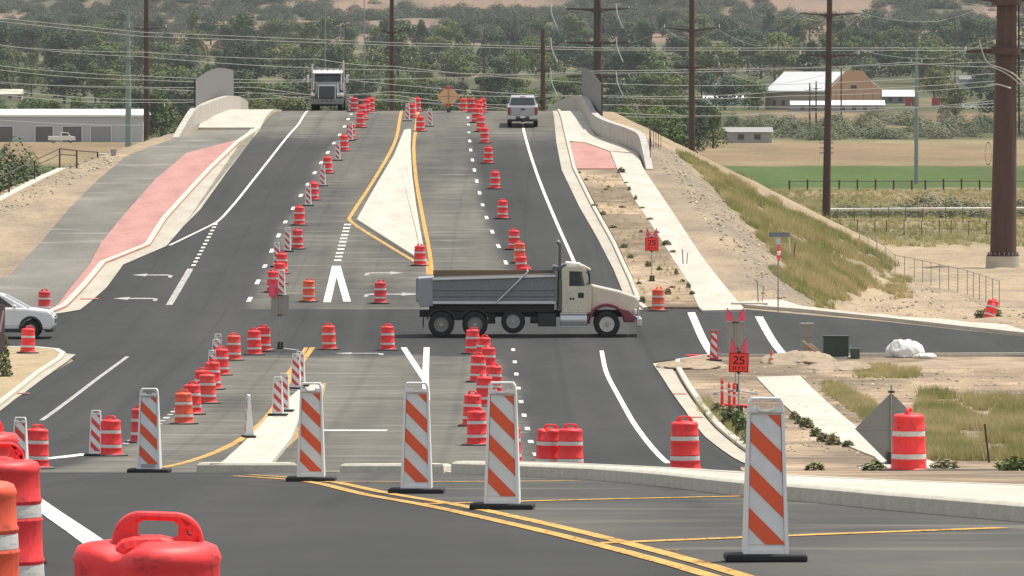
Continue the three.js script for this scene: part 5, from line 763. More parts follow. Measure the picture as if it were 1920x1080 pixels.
{
  const d = G(1592, 207, 905)[1], o = thing('barn_building', 'large tan hall with a stepped gable and bright white metal roof', 'building', [0, 0, -d], 0.62), s = FOCAL / d, x = (1548 - 960) / s; o.position.set(x, land(x, d) - 0.5, -d - 14); o.scale.setScalar(0.86);
  const tan = mat([0.46, 0.28, 0.16], { roughness: 0.9 }), W = 12, Lh = 17;      // ridge along local x, gable faces local +z after the turn
  const prof = [[-W, 0], [W, 0], [W, 7.4], [8, 10], [3.6, 14.2], [-3.6, 14.2], [-8, 10], [-W, 7.4]];
  part('wall', ext([[-W, 0], [W, 0], [W, 7.2], [4, 13.4], [-4, 13.4], [-W, 7.2]], Lh * 2 - 0.8), mat([0.30, 0.235, 0.18]), o); part('gable_wall', ext(prof, 0.6).translate(0, 0, Lh - 0.1), tan, o); part('gable_wall', ext(prof, 0.6).translate(0, 0, -Lh + 0.1), tan, o);
  for (const q of [1, -1]) part('roof', ext([[q * (W + 0.8), 6.9], [q * 4, 13.5], [q * 4, 13.9], [q * (W + 0.8), 7.3]], Lh * 2 - 1.2), M.metalRoof, o); part('roof_ridge', box(8.2, 0.3, Lh * 2 - 1.2, 0, 13.75, 0), M.metalRoof, o);
  part('gable_vent', box(2.4, 1.1, 0.2, -0.5, 8.6, Lh + 0.3), M.dark, o); for (const q of [-8, -4, 0, 4, 8, 11.6]) part('pilaster', box(0.3, 7, 0.2, q, 3.5, Lh + 0.26), mat([0.36, 0.22, 0.13]), o); for (const z of [-12, -7, -2, 3, 8, 13]) part('side_window', box(0.2, 1.6, 1.6, -W - 0.05, 3.2, z), M.dark, o);
}
function shed(px0, px1, pyB, hw, hr, wall, roof, label, group, depth = 8) {
  const [x, d] = G((px0 + px1) / 2, pyB, 905), w = (px1 - px0) * d / FOCAL, o = thing('low_building', label, 'building', [x, land(x, d), -d - depth / 2], 0, group);
  part('wall', box(w, hw + 1, depth, 0, hw / 2 - 0.5, 0), wall, o); part('roof', ext([[-depth / 2 - 0.5, hw], [depth / 2 + 0.5, hw], [0, hw + hr]], w + 0.6).rotateY(Math.PI / 2), roof, o);
  for (let k = 1; k * 3.2 < w; k++) part('window', box(1.2, 1, 0.1, -w / 2 + k * 3.2, hw * 0.55, depth / 2 + 0.03), M.glass, o); return o;
}
const gw = mat([0.30, 0.295, 0.285]), br = mat([0.24, 0.12, 0.085]), gr = mat([0.16, 0.16, 0.165]);
shed(1484, 1545, 209, 1.9, 1.2, gw, M.metalRoof, 'low shed with a white roof in front of the long side of the tan hall'); shed(1560, 1658, 210, 2.0, 1.4, gw, M.metalRoof, 'long low shed with white roof under the tan gable'); shed(1650, 1714, 194, 2.2, 2.0, gr, M.metalRoof, 'grey shed with a bright roof right of the tan hall');
shed(1358, 1447, 268, 2.1, 0.9, mat([0.33, 0.31, 0.29]), mat([0.27, 0.26, 0.25]), 'small grey flat house at the edge of the brown field');
shed(372, 440, 104, 2.2, 2.6, mat([0.22, 0.15, 0.12]), br, 'house with a reddish roof among the trees of the far slope', 'reddish houses'); shed(505, 538, 106, 2.0, 2.4, mat([0.22, 0.15, 0.12]), br, 'house with a reddish roof among the trees of the far slope', 'reddish houses'); shed(1322, 1380, 180, 2.6, 3.0, mat([0.2, 0.19, 0.18]), gr, 'house with a steep grey roof left of the tan hall'); shed(1320, 1425, 196, 2.0, 0.8, mat([0.6, 0.6, 0.58]), M.metalRoof, 'white low building partly hidden by trees left of the tan hall');
shed(0, 40, 188, 2.0, 1.6, mat([0.5, 0.44, 0.33]), mat([0.5, 0.45, 0.36]), 'pale house at the far left above the warehouse'); shed(330, 385, 205, 3, 2.6, mat([0.14, 0.08, 0.07]), mat([0.17, 0.1, 0.095]), 'dark reddish building behind the left bridge screen'); shed(1800, 1830, 170, 4, 1.2, mat([0.32, 0.31, 0.3]), gr, 'tall pale block among the trees at the far right');
for (const [a, b, c] of [[1697, 1708, [0.34, 0.05, 0.045]], [1710, 1722, [0.24, 0.06, 0.05]], [1747, 1762, [0.36, 0.055, 0.05]]]) { const d = 1960, s = FOCAL / d, x = ((a + b) / 2 - 960) / s, o = thing('freight_container', 'dull red freight container in the yard beside the sheds', 'container', [x, land(x, d), -d], 0, 'red containers'); const w = (b - a) / s; part('box', rbox(w, 2.4, 2.4, 0.04, 0, 1.25, 0), mat(c, { roughness: 0.7 }), o); for (let k = 0; k < 6; k++) part('corrugation', box(w / 16, 2.1, 0.1, -w / 2 + (k + 0.5) * w / 6, 1.25, 1.22), mat(c, { roughness: 0.7 }), o); }
{ // cars parked in the lot beyond the crest
  const proto = {}; const cols = [[0.7, 0.7, 0.69], [0.3, 0.31, 0.33], [0.68, 0.68, 0.66], [0.12, 0.13, 0.15]];
  [[505, 0], [520, 2], [745, 0], [792, 2], [822, 1], [858, 0], [1545, 2], [1640, 0], [1790, 1], [1815, 0], [1870, 2], [1845, 3], [12, 1], [60, 3], [300, 0]].forEach(([px, c], i) => {
    const d = 1880 + (i % 4) * 22, x = (px - 960) * d / FOCAL, p = [x, land(x, d), -d], yaw = (i % 3) * 0.5, lb = ['white', 'grey', 'pale', 'dark'][c] + ' car parked in the lots of the valley beyond the bridge', gp = 'cars parked in the valley';
    if (proto[c]) { copy(proto[c], p, yaw, lb, gp); return; }
    const o = thing('parked_car', lb, 'car', p, yaw, gp); part('body', ext([[-2.2, 0.3], [2.2, 0.3], [2.25, 0.75], [1.2, 0.95], [-2.2, 1.0]], 1.8, 0.1), carPaint(cols[c]), o); part('cabin', ext([[-1.9, 0.9], [1.1, 0.9], [0.4, 1.45], [-1.4, 1.48]], 1.5, 0.05), carPaint(cols[c]), o); part('side_window', ext([[-1.5, 0.98], [0.8, 0.98], [0.3, 1.38], [-1.2, 1.38]], 1.54), M.glass, o); for (const q of [-1.35, 1.35]) for (const z of [0.8, -0.8]) part('wheel', cyl(0.33, 0.33, 0.22, 14).rotateX(Math.PI / 2).translate(q, 0.33, z - 0.11), M.tyre, o); o.userData.base = 'parked_car'; proto[c] = o;
  });
}

// ---------------------------------------------------------------- odds and ends on the dirt lot
const onLot = (px, py, up = 0.05) => g3(px, py, 150, up);
{ const o = thing('utility_pedestal', 'tall narrow grey utility cabinet on the lot beside the green box', 'cabinet', onLot(1513, 669), 0.25); part('case', rbox(0.46, 1.22, 0.34, 0.02, 0, 0.61, 0), mat([0.24, 0.225, 0.20], { roughness: 0.6 }), o); part('lid', rbox(0.5, 0.06, 0.38, 0.015, 0, 1.24, 0), mat([0.3, 0.28, 0.26]), o); part('seam', box(0.47, 0.015, 0.345, 0, 0.72, 0), mat([0.12, 0.11, 0.1]), o); }
{ const o = thing('transformer_box', 'dark green metal transformer box on a concrete pad by the side road', 'cabinet', onLot(1567, 674), 0); part('case', rbox(0.96, 0.78, 0.8, 0.02, 0, 0.45, 0), mat([0.028, 0.045, 0.03], { roughness: 0.6 }), o); part('lid', rbox(1.02, 0.05, 0.86, 0.015, 0, 0.86, 0), mat([0.035, 0.055, 0.037]), o); part('pad', rbox(1.25, 0.08, 1.1, 0.01, 0, 0.03, 0), M.concrete, o); part('side_case', rbox(0.34, 0.42, 0.5, 0.02, 0.72, 0.2, 0.5), mat([0.05, 0.085, 0.06]), o); }
for (const [px, py, dx, dy, m, l] of [[1540, 672, -0.75, 0.62, [0.62, 0.52, 0.36], 'pale board'], [1552, 674, -0.72, 0.55, [0.6, 0.5, 0.36], 'pale board'], [1534, 670, -0.5, 0.42, [0.5, 0.08, 0.06], 'red painted lath'], [1556, 674, 0.75, 0.42, [0.4, 0.42, 0.42], 'grey pipe']]) { const p = onLot(px, py); const o = single('leaning_board', hexa([[0, 0, -0.05], [0.1, 0, -0.05], [0.1, 0, 0.05], [0, 0, 0.05]], [[dx, dy, -0.05], [dx + 0.09, dy + 0.03, -0.05], [dx + 0.09, dy + 0.03, 0.05], [dx, dy, 0.05]]), mat(m), l + ' sticking out of the dirt heap between the two utility boxes', 'board', l === 'pale board' ? 'pale boards on the heap' : undefined); o.position.set(...p); }
function heap(px, py, w, h, dp, m, name, label, cat, s = 0, up = 0.1, fold = 0.25) {
  const p = onLot(px, py, up), g = new THREE.SphereGeometry(1, 48, 20, 0, Math.PI * 2, 0, Math.PI / 2), q = g.attributes.position;
  for (let i = 0; i < q.count; i++) { const x = q.getX(i), y = q.getY(i), z = q.getZ(i), n = fbm(x * 1.7 + 9 + s, z * 1.7 + y * 1.5 + 4, 4, 17 + s), k = fold < 0.3 ? 1 + fold * (0.5 - Math.abs(n - 0.5) * 5) : 1 + fold * (n - 0.5) * 1.6; q.setXYZ(i, x * w / 2 * k, Math.pow(Math.max(y, 0), 0.8) * h * (1 + fold * (fbm(x * 3 + s, z * 3, 3, 5 + s) - 0.5) * 2.4) - 0.02, z * dp / 2 * k); }
  g.computeVertexNormals(); const o = single(name, g, m, label, cat); o.position.set(...p); return o;
}
heap(1697, 672, 1.45, 0.66, 1.1, mat([0.68, 0.66, 0.63], { roughness: 0.8 }), 'white_sack', 'crumpled white sack heaped on the kerb of the side road', 'sack', 3, 0.1, 0.24); heap(1735, 674, 0.9, 0.16, 0.6, mat([0.62, 0.58, 0.52]), 'white_cloth', 'loose end of white cloth spread on the dirt beside the sack', 'cloth', 8, 0.1, 0.4);
const heapM = new THREE.MeshStandardMaterial({ color: lin(0.46, 0.36, 0.255), map: soilT, roughness: 1 });
heap(1506, 682, 2.6, 0.4, 5, heapM, 'soil_heap', 'heap of grey brown soil at the foot of the utility cabinet', 'soil', 5, 0.05, 0.5); heap(1580, 692, 2.4, 0.2, 6, heapM, 'soil_heap', 'low mound of soil in front of the green transformer box', 'soil', 6, 0.05, 0.5); heap(1300, 690, 2.6, 0.2, 5, heapM, 'soil_heap', 'flat spread of loose soil behind the corner kerb', 'soil', 7, 0.05, 0.5); heap(1800, 690, 6, 0.25, 4, heapM, 'soil_heap', 'long low ridge of soil along the right part of the lot', 'soil', 9, 0.02, 0.5);
{ const p = onLot(1850, 905 - 30, 0.1), o = single('leaning_stake', rod([0.06, 0, 0], [-0.05, 0.95, 0], 0.03, 6), M.rust, 'thin dark stake leaning at the end of the lower sidewalk', 'stake'); o.position.set(...p); }
for (const [px, py, h, l] of [[1281, 500, 0.85, 'pair of grey stakes beside the hill sidewalk'], [1422, 573, 1.1, 'short grey post beside the flat concrete step behind the speed signs'], [1482, 492, 1.3, 'white and brown marker stake in the grass behind the stop sign']]) { const q = G(px, py, 200), o = thing('survey_stake', l, 'stake', P3(q)); part('stake', box(0.06, h, 0.04, 0, h / 2, 0).rotateZ(0.05), l.startsWith('white') ? M.panelWhite : M.steel, o); part('second_stake', box(0.05, h * 0.8, 0.04, 0.16, h * 0.4, 0).rotateZ(-0.08), l.startsWith('white') ? M.rust : M.steel, o); }
{ const q = G(1405, 575, 200), o = single('concrete_step', rbox(1.6, 0.2, 1.2, 0.02, 0, 0.1, 0), M.concrete, 'flat concrete block at the foot of the bank beside the sidewalk end', 'block'); o.position.set(q[0], land(...q), -q[1]); }
// dark banner post at the far left, cut by the frame
{ const o = thing('cloth_banner', 'dark mauve cloth banner on a post at the dirt corner', 'banner', onLot(-8, 690)); part('post', cyl(0.05, 0.05, 2.6, 8), M.dark, o); part('cloth', ext([[-0.5, 0.5], [0.32, 0.55], [0.36, 2.3], [-0.5, 2.45]], 0.04, 0.01), mat([0.12, 0.085, 0.10]), o); part('light_stripe', ext([[0.12, 1.3], [0.2, 1.3], [0.34, 2.1], [0.26, 2.1]], 0.05, 0.004), mat([0.45, 0.36, 0.38]), o); }

// ---------------------------------------------------------------- plants
const leafM = [[0.07, 0.108, 0.028], [0.042, 0.072, 0.028], [0.10, 0.14, 0.032], [0.052, 0.076, 0.04], [0.11, 0.125, 0.04], [0.03, 0.052, 0.024]].map((c) => new THREE.MeshStandardMaterial({ color: lin(...c), roughness: 0.95, side: THREE.DoubleSide }));
const barkM = mat([0.10, 0.075, 0.055], { roughness: 1 });
function leaves(list) {                // list of [x, y, z, size]; each a folded pair of small faces, turned at random
  const pos = new Float32Array(list.length * 18), nor = new Float32Array(list.length * 18); let k = 0; const a = V3(), b = V3(), n = V3();
  for (const [x, y, z, s, ox, oy, oz] of list) {      // ox, oy, oz: outwards from the clump, so that each clump is shaded as one
    n.set(rr(-1, 1), rr(-0.4, 1.2), rr(-1, 1)); if (ox !== undefined) n.multiplyScalar(0.75).add(b.set(ox, oy, oz)); n.normalize(); a.set(rr(-1, 1), rr(-1, 1), rr(-1, 1)).cross(n).normalize(); b.crossVectors(n, a).normalize();
    const P = (u, v) => [x + (a.x * u + b.x * v) * s, y + (a.y * u + b.y * v) * s, z + (a.z * u + b.z * v) * s];
    for (const q of [P(-0.6, 0), P(0, -0.5), P(0.1, 0.45), P(0.6, 0.05), P(0.1, 0.45), P(0, -0.5)]) { pos.set(q, k); k += 3; }
  }
  const g = new THREE.BufferGeometry(); g.setAttribute('position', new THREE.BufferAttribute(pos, 3)); g.computeVertexNormals(); return g;
}
function crown(kind, n) {              // unit tree, 1 high
  const lobes = [], L = []; const m = kind === 'poplar' ? 5 : kind === 'cone' ? 8 : 11;
  for (let i = 0; i < m; i++) { const t = (i + rnd()) / m; if (kind === 'cone') lobes.push([rr(-0.05, 0.05), 0.15 + 0.8 * t, rr(-0.05, 0.05), 0.26 * (1 - t) + 0.05, 0.13]); else if (kind === 'poplar') lobes.push([rr(-0.05, 0.05), 0.2 + 0.7 * t, rr(-0.05, 0.05), 0.15 - 0.07 * Math.abs(t - 0.4), 0.16]); else { const a = rnd() * 7, r = rr(0.05, 0.3); lobes.push([Math.cos(a) * r, rr(0.2, 0.85), Math.sin(a) * r, rr(0.12, 0.24), rr(0.1, 0.18)]); } }
  for (let i = 0; i < n; i++) { const o = lobes[Math.floor(rnd() * m)]; let x, y, z, l; do { x = rr(-1, 1); y = rr(-1, 1); z = rr(-1, 1); l = Math.hypot(x, y, z); } while (l > 1 || l < 0.35); const k = Math.pow(l, 0.35) / l * (0.9 + 0.25 * rnd()); L.push([o[0] + x * k * o[3], o[1] + y * k * o[4], o[2] + z * k * o[3], rr(0.024, 0.05), x / l, y / l, z / l]); }
  return leaves(L);
}
const kinds = ['round', 'round', 'round', 'round', 'cone', 'poplar', 'round', 'round'], crowns = kinds.map((k) => crown(k, k === 'round' ? 2100 : 1500));
const trunkG = merge(cyl(0.022, 0.012, 0.55, 7), rod([0, 0.3, 0], [0.14, 0.6, 0.05], 0.009, 5), rod([0, 0.33, 0], [-0.13, 0.62, -0.04], 0.009, 5), rod([0, 0.4, 0], [0.02, 0.75, 0.1], 0.008, 5));
const treeProto = {};
const treeWord = { round: 'broad', cone: 'conical', poplar: 'tall narrow' }, treeTone = ['mid green', 'dark green', 'light green', 'grey green', 'yellowish green', 'deep green'];
function tree(px, d, h, v, c, where, group, wide = 1) {
  const x = (px - 960) * d / FOCAL, p = [x, land(x, d) - 0.2, -d], key = v + ':' + c, label = (h < 9 ? 'small ' : h > 15 ? 'tall ' : h > 12 ? 'large ' : '') + treeTone[c] + ' ' + treeWord[kinds[v]] + (wide > 1.5 ? ' spreading' : '') + ' tree ' + where; let o;
  if (treeProto[key]) o = copy(treeProto[key], p, rnd() * 6.28, label, group);
  else { o = thing('valley_tree', label, 'tree', p, rnd() * 6.28, group); part('trunk', trunkG, barkM, o); part('crown', crowns[v], leafM[c], o); o.userData.base = 'valley_tree'; treeProto[key] = o; }
  o.scale.set(h * wide, h, h * wide); return o;
}
const spread = (n, x0, x1, d0, d1, h0, h1, where, group, skip, wide = [1.15, 1.7]) => { for (let i = 0; i < n; i++) { const px = x0 + (i + rnd()) / n * (x1 - x0), d = rr(d0, d1), v = Math.floor(rnd() * 8), h = rr(h0, h1) * (kinds[v] === 'poplar' ? 1.25 : 1), c = Math.floor(rnd() * 6); if (skip && skip(px, d)) continue; tree(px, d, h, v, c, where, group, rr(...wide)); } };
const inYard = (px, d) => px > 1400 && px < 1730 && d < 2270;
spread(34, -40, 1330, 1330, 1600, 7, 11, 'just beyond the bridge on the valley floor', 'trees nearest beyond the bridge', (px) => (px > -60 && px < 290));
spread(54, -40, 1960, 1700, 2150, 9, 14, 'in the middle of the valley', 'trees in the middle of the valley', inYard);
spread(16, -40, 330, 1330, 1500, 6, 9, 'behind the white warehouse', 'trees behind the warehouse');
spread(62, -40, 1960, 2300, 2650, 11, 18, 'on the rising far side of the valley', 'trees on the rising far side', inYard);
spread(64, -40, 1960, 2750, 3120, 12, 18, 'on the upper slope below the hills', 'trees on the upper slope');
spread(54, -40, 1960, 3200, 3480, 10, 18, 'at the foot of the hills', 'trees at the foot of the hills');
spread(12, 1130, 1345, 1000, 1280, 5, 8, 'behind the right bridge wall', 'trees behind the right wall', null, [1.2, 1.6]);
tree(1420, 1900, 10, 0, 2, 'left of the tan hall', undefined, 1.5);
// shrubs: low crowns without a visible trunk
const shrubG = [0, 1, 2].map(() => { const L = []; for (let i = 0; i < 1500; i++) { const a = rnd() * 6.28, r = Math.sqrt(rnd()) * 0.62, t = rnd(), w = 0.75 + 0.5 * vnoise(Math.cos(a) * 2 + 9, Math.sin(a) * 2 + t * 2, 5); L.push([Math.cos(a) * r * w * (1 - 0.45 * t * t), t * (1 - r * 0.7) * w + 0.03, Math.sin(a) * r * w * (1 - 0.45 * t * t), rr(0.03, 0.075), Math.cos(a) * r * 1.4, t * 0.8 + 0.1, Math.sin(a) * r * 1.4]); } return leaves(L); });
const shrubM = [[0.15, 0.165, 0.10], [0.19, 0.20, 0.12], [0.11, 0.135, 0.065], [0.22, 0.215, 0.14]].map((c) => new THREE.MeshStandardMaterial({ color: lin(...c), roughness: 1, side: THREE.DoubleSide }));
function shrub(px, d, h, w, where, group, c = Math.floor(rnd() * 4), up) { const x = (px - 960) * d / FOCAL, o = single('shrub', shrubG[Math.floor(rnd() * 3)], shrubM[c], ['sage green', 'pale green', 'green', 'grey olive'][c] + ' bushy shrub ' + where, 'shrub', group); o.position.set(x, (up ?? land(x, d)) - 0.05, -d); o.scale.set(w, h, w); o.rotation.y = rnd() * 6; return o; }
for (const [px, d, h, w] of [[1592, 560, 1.5, 3.2], [1670, 565, 1.4, 2.8], [1738, 560, 2.6, 3.6], [1700, 570, 1.4, 2.5], [1782, 562, 2.2, 2.6], [1812, 566, 1.9, 3], [1850, 560, 1.7, 3.5], [1920, 562, 2, 3], [1640, 570, 1, 1.8]]) shrub(px, d, h, w, 'in the dry pasture above the pale pipe', 'pasture shrubs');
for (let i = 0; i < 46; i++) shrub(1370 + i * 12.5 + rr(-10, 10), rr(1265, 1620), rr(2, 4.6), rr(3.5, 8), 'in the band of brush behind the brown field', 'brush behind the brown field');
for (const [px, d, h, w] of [[1215, 600, 4.2, 5], [1255, 620, 4, 5], [1180, 640, 5, 5]]) shrub(px, d, h, w, 'behind the end of the right bridge wall', 'shrubs behind the right wall', 3);
for (const [px, d, h, w] of [[-20, 640, 5.5, 6], [25, 660, 6.2, 6], [60, 640, 4.6, 5], [95, 660, 3.6, 4.5], [130, 700, 2.6, 4], [10, 700, 4, 6], [165, 720, 2.2, 4]]) shrub(px, d, h, w, 'below the left bank behind the rusty fence', 'shrubs below the left bank');
// scrub on the hillside: far too many to count
{
  const N = 3400, im = new THREE.InstancedMesh(shrubG[0], new THREE.MeshStandardMaterial({ color: 0xffffff, roughness: 1, side: THREE.DoubleSide }), N), m4 = new THREE.Matrix4(), q = new THREE.Quaternion(), cc = new THREE.Color(); im.name = 'hillside_scrub'; im.userData = { kind: 'stuff', label: 'dark scrub oak dotted over the dry pink hillside', category: 'scrub' };
  for (let i = 0; i < N; i++) { let x, d, t = 0; do { d = rr(3380, 4500); x = rr(-0.085, 0.085) * d; t++; } while (fbm(x / 60, d / 150, 5, 91) < 0.43 + 0.12 * rnd() && t < 9); const s = rr(3, 8); q.setFromAxisAngle(V3(0, 1, 0), rnd() * 6); m4.compose(V3(x, land(x, d) - 0.4, -d), q, V3(s * 1.5, s * rr(0.7, 1.2), s * 1.5)); im.setMatrixAt(i, m4); const g = rr(0.8, 1.2); im.setColorAt(i, cc.setRGB(0.072 * g, 0.085 * g, 0.052 * g)); }
  im.castShadow = im.receiveShadow = true; scene.add(im);
}
// grasses
const inside = (x, d, p) => { let c = false; for (let i = 0, j = p.length - 1; i < p.length; j = i++) if ((p[i][1] > d) !== (p[j][1] > d) && x < (p[j][0] - p[i][0]) * (d - p[i][1]) / (p[j][1] - p[i][1]) + p[i][0]) c = !c; return c; };
const lotPoly = plan([[1500, 690], [1330, 690], [1310, 745], [1350, 800], [1410, 850], [1600, 858], [1960, 850], [1960, 690]], 150), stripPoly = plan([[1090, 330], [1122, 389], [1161, 460], [1190, 524], [1210, 570], [1300, 570], [1283, 533], [1233, 455], [1186, 382], [1152, 330]], 150);
const tuftG = (() => { const pos = [], nor = []; for (let i = 0; i < 22; i++) { const a = rnd() * 6.28, r = rnd() * 0.32, x = Math.cos(a) * r, z = Math.sin(a) * r, h = rr(0.45, 1), lx = rr(-0.35, 0.35), lz = rr(-0.35, 0.35), w = 0.028, b = rnd() * 3; pos.push(x - w * Math.cos(b), 0, z - w * Math.sin(b), x + w * Math.cos(b), 0, z + w * Math.sin(b), x + lx, h, z + lz); } const g = new THREE.BufferGeometry(); g.setAttribute('position', new THREE.Float32BufferAttribute(pos, 3)); g.computeVertexNormals(); return g; })();
function grass(name, label, n, pick, h0, h1, w = 1) {
  const im = new THREE.InstancedMesh(tuftG, new THREE.MeshStandardMaterial({ color: 0xffffff, roughness: 1, side: THREE.DoubleSide }), n), m4 = new THREE.Matrix4(), q = new THREE.Quaternion(), cc = new THREE.Color(); im.name = name; im.userData = { kind: 'stuff', label, category: 'grass' };
  for (let i = 0; i < n; i++) { const [x, d, up = 0] = pick(), h = rr(h0, h1), dry = clamp(fbm(x / 3, d / 5, 3, 140) * 1.8 - 0.38 + rr(-0.3, 0.3), 0, 1); q.setFromAxisAngle(V3(0, 1, 0), rnd() * 6); m4.compose(V3(x, land(x, d) + up - 0.03, -d), q, V3(h * w, h, h * w)); im.setMatrixAt(i, m4); im.setColorAt(i, cc.setRGB(lerp(0.29, 0.60, dry), lerp(0.31, 0.49, dry), lerp(0.10, 0.27, dry))); }
  im.castShadow = im.receiveShadow = true; scene.add(im); return im;
}
grass('bank_grass', 'yellow green grass and weeds covering the right bank', 6600, () => { let x, d, t = 0; do { d = rr(262, 412); x = edgeR(d) + rr(2.2, 19); t++; } while (t < 60 && (fbm(x / 3, d / 6, 3, 81) * 0.5 + fbm(x / 0.9, d / 2, 2, 441) * 0.5 < 0.5 + 0.07 * rnd() || land(x, d) < CAM_Y - floorH(d) + rr(0.15, 0.9))); return land(x, d) < CAM_Y - floorH(d) + 0.15 ? [edgeR(d) + 3, Math.max(d, 300)] : [x, d]; }, 0.2, 0.8);
grass('toe_weeds', 'low patchy weeds at the foot of the bank above the side road', 2300, () => { for (let t = 0; t < 40; t++) { const u = rnd(), [x, d] = G(lerp(1385, 1690, u) + rr(-25, 25), lerp(572, 560, u) - rr(0, 75) * (1 - 0.5 * u), 200); if (d > 284 - u * 14 && x > edgeR(d) + 0.8 && fbm(x / 1.6, d / 4, 3, 481) > 0.47 + 0.08 * rnd()) return [x, d]; } return [edgeR(330) + 5, 330]; }, 0.12, 0.5);
const inPx = (x0, x1, y0, y1, up = 0.05) => { const [x, d] = G(rr(x0, x1), rr(y0, y1), 152); return [x, d, up]; };
grass('lot_grass', 'tall green grass at the right edge of the lot behind the diamond sign', 3300, () => { for (let t = 0; t < 20; t++) { const p = inPx(1690, 1990, 745, 868); if (fbm(p[0] / 0.8, p[1] / 5, 3, 200) > 0.47 && p[0] > (1720 - 960) * p[1] / FOCAL - (868 - 745) * 0.0) return p; } return inPx(1800, 1990, 780, 868); }, 0.25, 0.62);
grass('lot_weeds', 'green weeds beside the lower sidewalk', 900, () => { const t = rnd(), p = inPx(1545 + t * 100 + rr(-14, 30), 1548 + t * 100 + rr(-10, 34), 722 + t * 58, 736 + t * 70); return p; }, 0.16, 0.4);
grass('lot_weeds', 'patch of green weeds in the middle of the dirt lot', 700, () => inPx(1605 + rr(-8, 8), 1722 + rr(-8, 8), 688, 712), 0.12, 0.3);
grass('kerb_weeds', 'green weeds along the kerb below the speed sign', 420, () => { const t = rnd(); return inPx(1305 + t * 95, 1330 + t * 100, 752 + t * 72, 770 + t * 84); }, 0.12, 0.35);
grass('valley_grass', 'dry grass of the pasture below the brown poles', 3200, () => { const d = rr(462, 700); return [rr(0.035, 0.085) * d, d]; }, 0.25, 0.6, 1.6);
grass('bank_grass_left', 'dry grass at the foot of the left bank', 2500, () => { const d = rr(420, 640); return [-rr(0.056, 0.085) * d, d]; }, 0.25, 0.7, 1.5);
grass('strip_grass', 'sparse dry weeds in the planting strip beside the hill sidewalk', 420, () => { let p; do { const [x, d] = G(rr(1085, 1305), rr(325, 575), 150); p = [x, d, 0.12]; } while (!inside(p[0], p[1], stripPoly) || fbm(p[0] / 0.8, p[1] / 4, 2, 451) < 0.5); return p; }, 0.06, 0.26);
// single weeds in the planting strip and along the sidewalks
const weedG = [0, 1].map(() => { const L = []; for (let i = 0; i < 170; i++) { const a = rnd() * 6.28, r = Math.sqrt(rnd()) * 0.36, t = rnd(); L.push([Math.cos(a) * r * (1 - 0.3 * t), t * (1 - r) + 0.02, Math.sin(a) * r * (1 - 0.3 * t), rr(0.1, 0.2)]); } return leaves(L); }), weedM = [[0.13, 0.17, 0.065], [0.17, 0.19, 0.09], [0.24, 0.22, 0.12]].map((c) => new THREE.MeshStandardMaterial({ color: lin(...c), roughness: 1, side: THREE.DoubleSide }));
const weed = (px, py, h, w, where, group, up = 0.1) => { const q = G(px, py, 150), o = single('weed_plant', weedG[Math.floor(rnd() * 2)], weedM[Math.floor(rnd() * 3)], 'low leafy weed ' + where, 'weed', group); o.position.set(q[0], land(...q) + up, -q[1]); o.scale.set(w, h, w); o.rotation.y = rnd() * 6; };
for (const [x, y] of [[1085, 324], [1100, 340], [1135, 365], [1140, 355], [1168, 330], [1176, 352], [1182, 362], [1190, 376], [1205, 400], [1221, 412], [1232, 440], [1250, 465], [1262, 482], [1116, 388], [1130, 402], [1170, 398], [1150, 430], [1200, 440], [1168, 468], [1238, 510], [1290, 545], [1282, 530], [1262, 548], [1300, 560], [1208, 568], [1196, 540], [1255, 560], [1270, 515], [1215, 500], [1180, 490]]) weed(x + rr(-4, 4), y + rr(-5, 5), rr(0.12, 0.38), rr(0.3, 0.75), 'in the planting strip between kerb and sidewalk', 'weeds in the planting strip');
for (const [x, y] of [[1372, 800], [1385, 812], [1395, 822], [1365, 790], [1405, 836], [1345, 778], [1418, 842]]) weed(x, y, rr(0.35, 0.7), rr(0.6, 1.1), 'along the kerb under the speed sign', 'weeds under the speed sign', 0.04);
for (const [x, y] of [[1500, 798], [1512, 806], [1530, 822], [1545, 832], [1562, 838], [1590, 842], [1490, 790]]) weed(x, y, rr(0.2, 0.4), rr(0.5, 0.8), 'at the left edge of the lower sidewalk', 'weeds beside the lower sidewalk', 0.04);
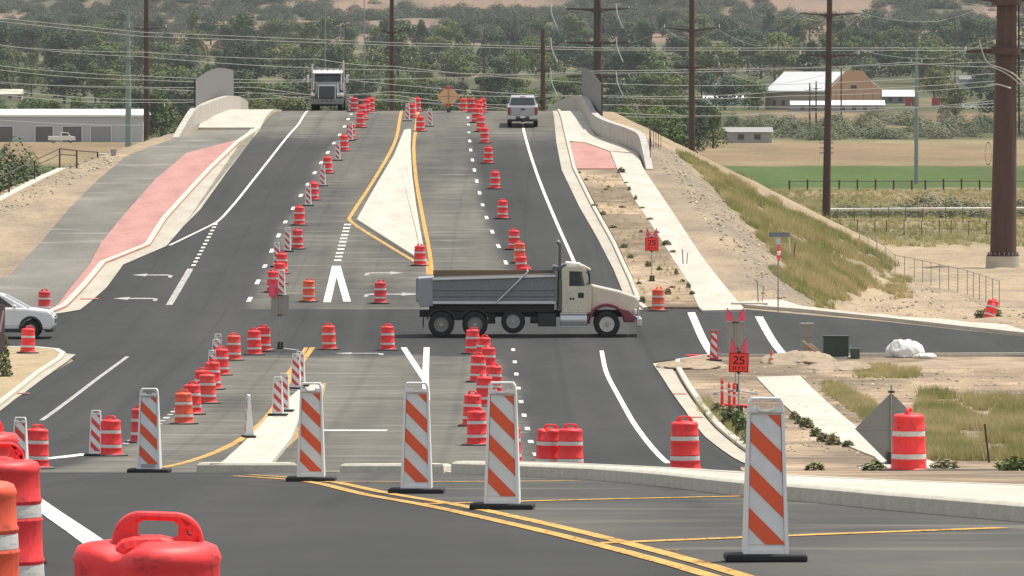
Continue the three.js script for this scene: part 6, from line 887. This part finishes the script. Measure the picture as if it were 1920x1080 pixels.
for (const [px, d] of [[1770, 110], [1886, 108], [1905, 105], [1640, 112], [1530, 122]]) { const x = (px - 960) * d / FOCAL, o = single('weed_plant', weedG[Math.floor(rnd() * 2)], weedM[Math.floor(rnd() * 3)], 'leafy weed just behind the long concrete island', 'weed', 'weeds behind the long island'); o.position.set(x, land(x, d) + 0.04, -d); o.scale.set(rr(0.5, 0.9), rr(0.15, 0.34), rr(0.5, 0.9)); o.rotation.y = rnd() * 6; }
for (const [x, y] of [[1848, 594], [1868, 594], [1838, 596]]) weed(x, y, 0.45, 0.9, 'growing round the battered drum on the gravel', 'weeds round the battered drum', 0);
{ const q = G(10, 690, 150); for (const [px, py, h] of [[2, 676, 1.2], [6, 712, 0.9]]) weed(px, py, h, 0.9, 'dark and tall beside the banner post', 'weeds by the banner'); }
// stones on the banks and the lots
{
  const g = new THREE.IcosahedronGeometry(1, 0), N = 5000, im = new THREE.InstancedMesh(g, new THREE.MeshStandardMaterial({ color: 0xffffff, roughness: 1 }), N), m4 = new THREE.Matrix4(), q = new THREE.Quaternion(), cc = new THREE.Color(), e = new THREE.Euler(); im.name = 'loose_stones'; im.userData = { kind: 'stuff', label: 'pale loose stones scattered on the banks and bare dirt', category: 'gravel' };
  for (let i = 0; i < N; i++) { let x, d, up = 0, s = rr(0.03, 0.12); const t = rnd(); if (t < 0.5) { d = rr(290, 410); x = edgeR(d) + Math.pow(rnd(), 1.6) * 14 - 0.8; s = 0.025 + 0.11 * Math.pow(rnd(), 3); } else if (t < 0.75) { d = rr(320, 412); d = rr(318, 392); x = edgeL(d) + rr(-3, 2.6); s = rr(0.03, 0.13); } else if (t < 0.95) { do { [x, d] = G(rr(1290, 1960), rr(684, 862), 152); } while (!inside(x, d, lotPoly)); up = 0.05; s = rr(0.02, 0.08); } else { do { [x, d] = G(rr(1085, 1300), rr(330, 575), 152); } while (!inside(x, d, stripPoly)); up = 0.12; s = rr(0.02, 0.06); }
    q.setFromEuler(e.set(rnd() * 6, rnd() * 6, rnd() * 6)); m4.compose(V3(x, land(x, d) + up, -d), q, V3(s, s * 0.6, s * rr(0.7, 1.3))); im.setMatrixAt(i, m4); const k = rr(0.7, 1.25); im.setColorAt(i, cc.setRGB(0.44 * k, 0.37 * k, 0.28 * k)); }
  im.castShadow = im.receiveShadow = true; scene.add(im);
}

renderer.render(scene, camera);
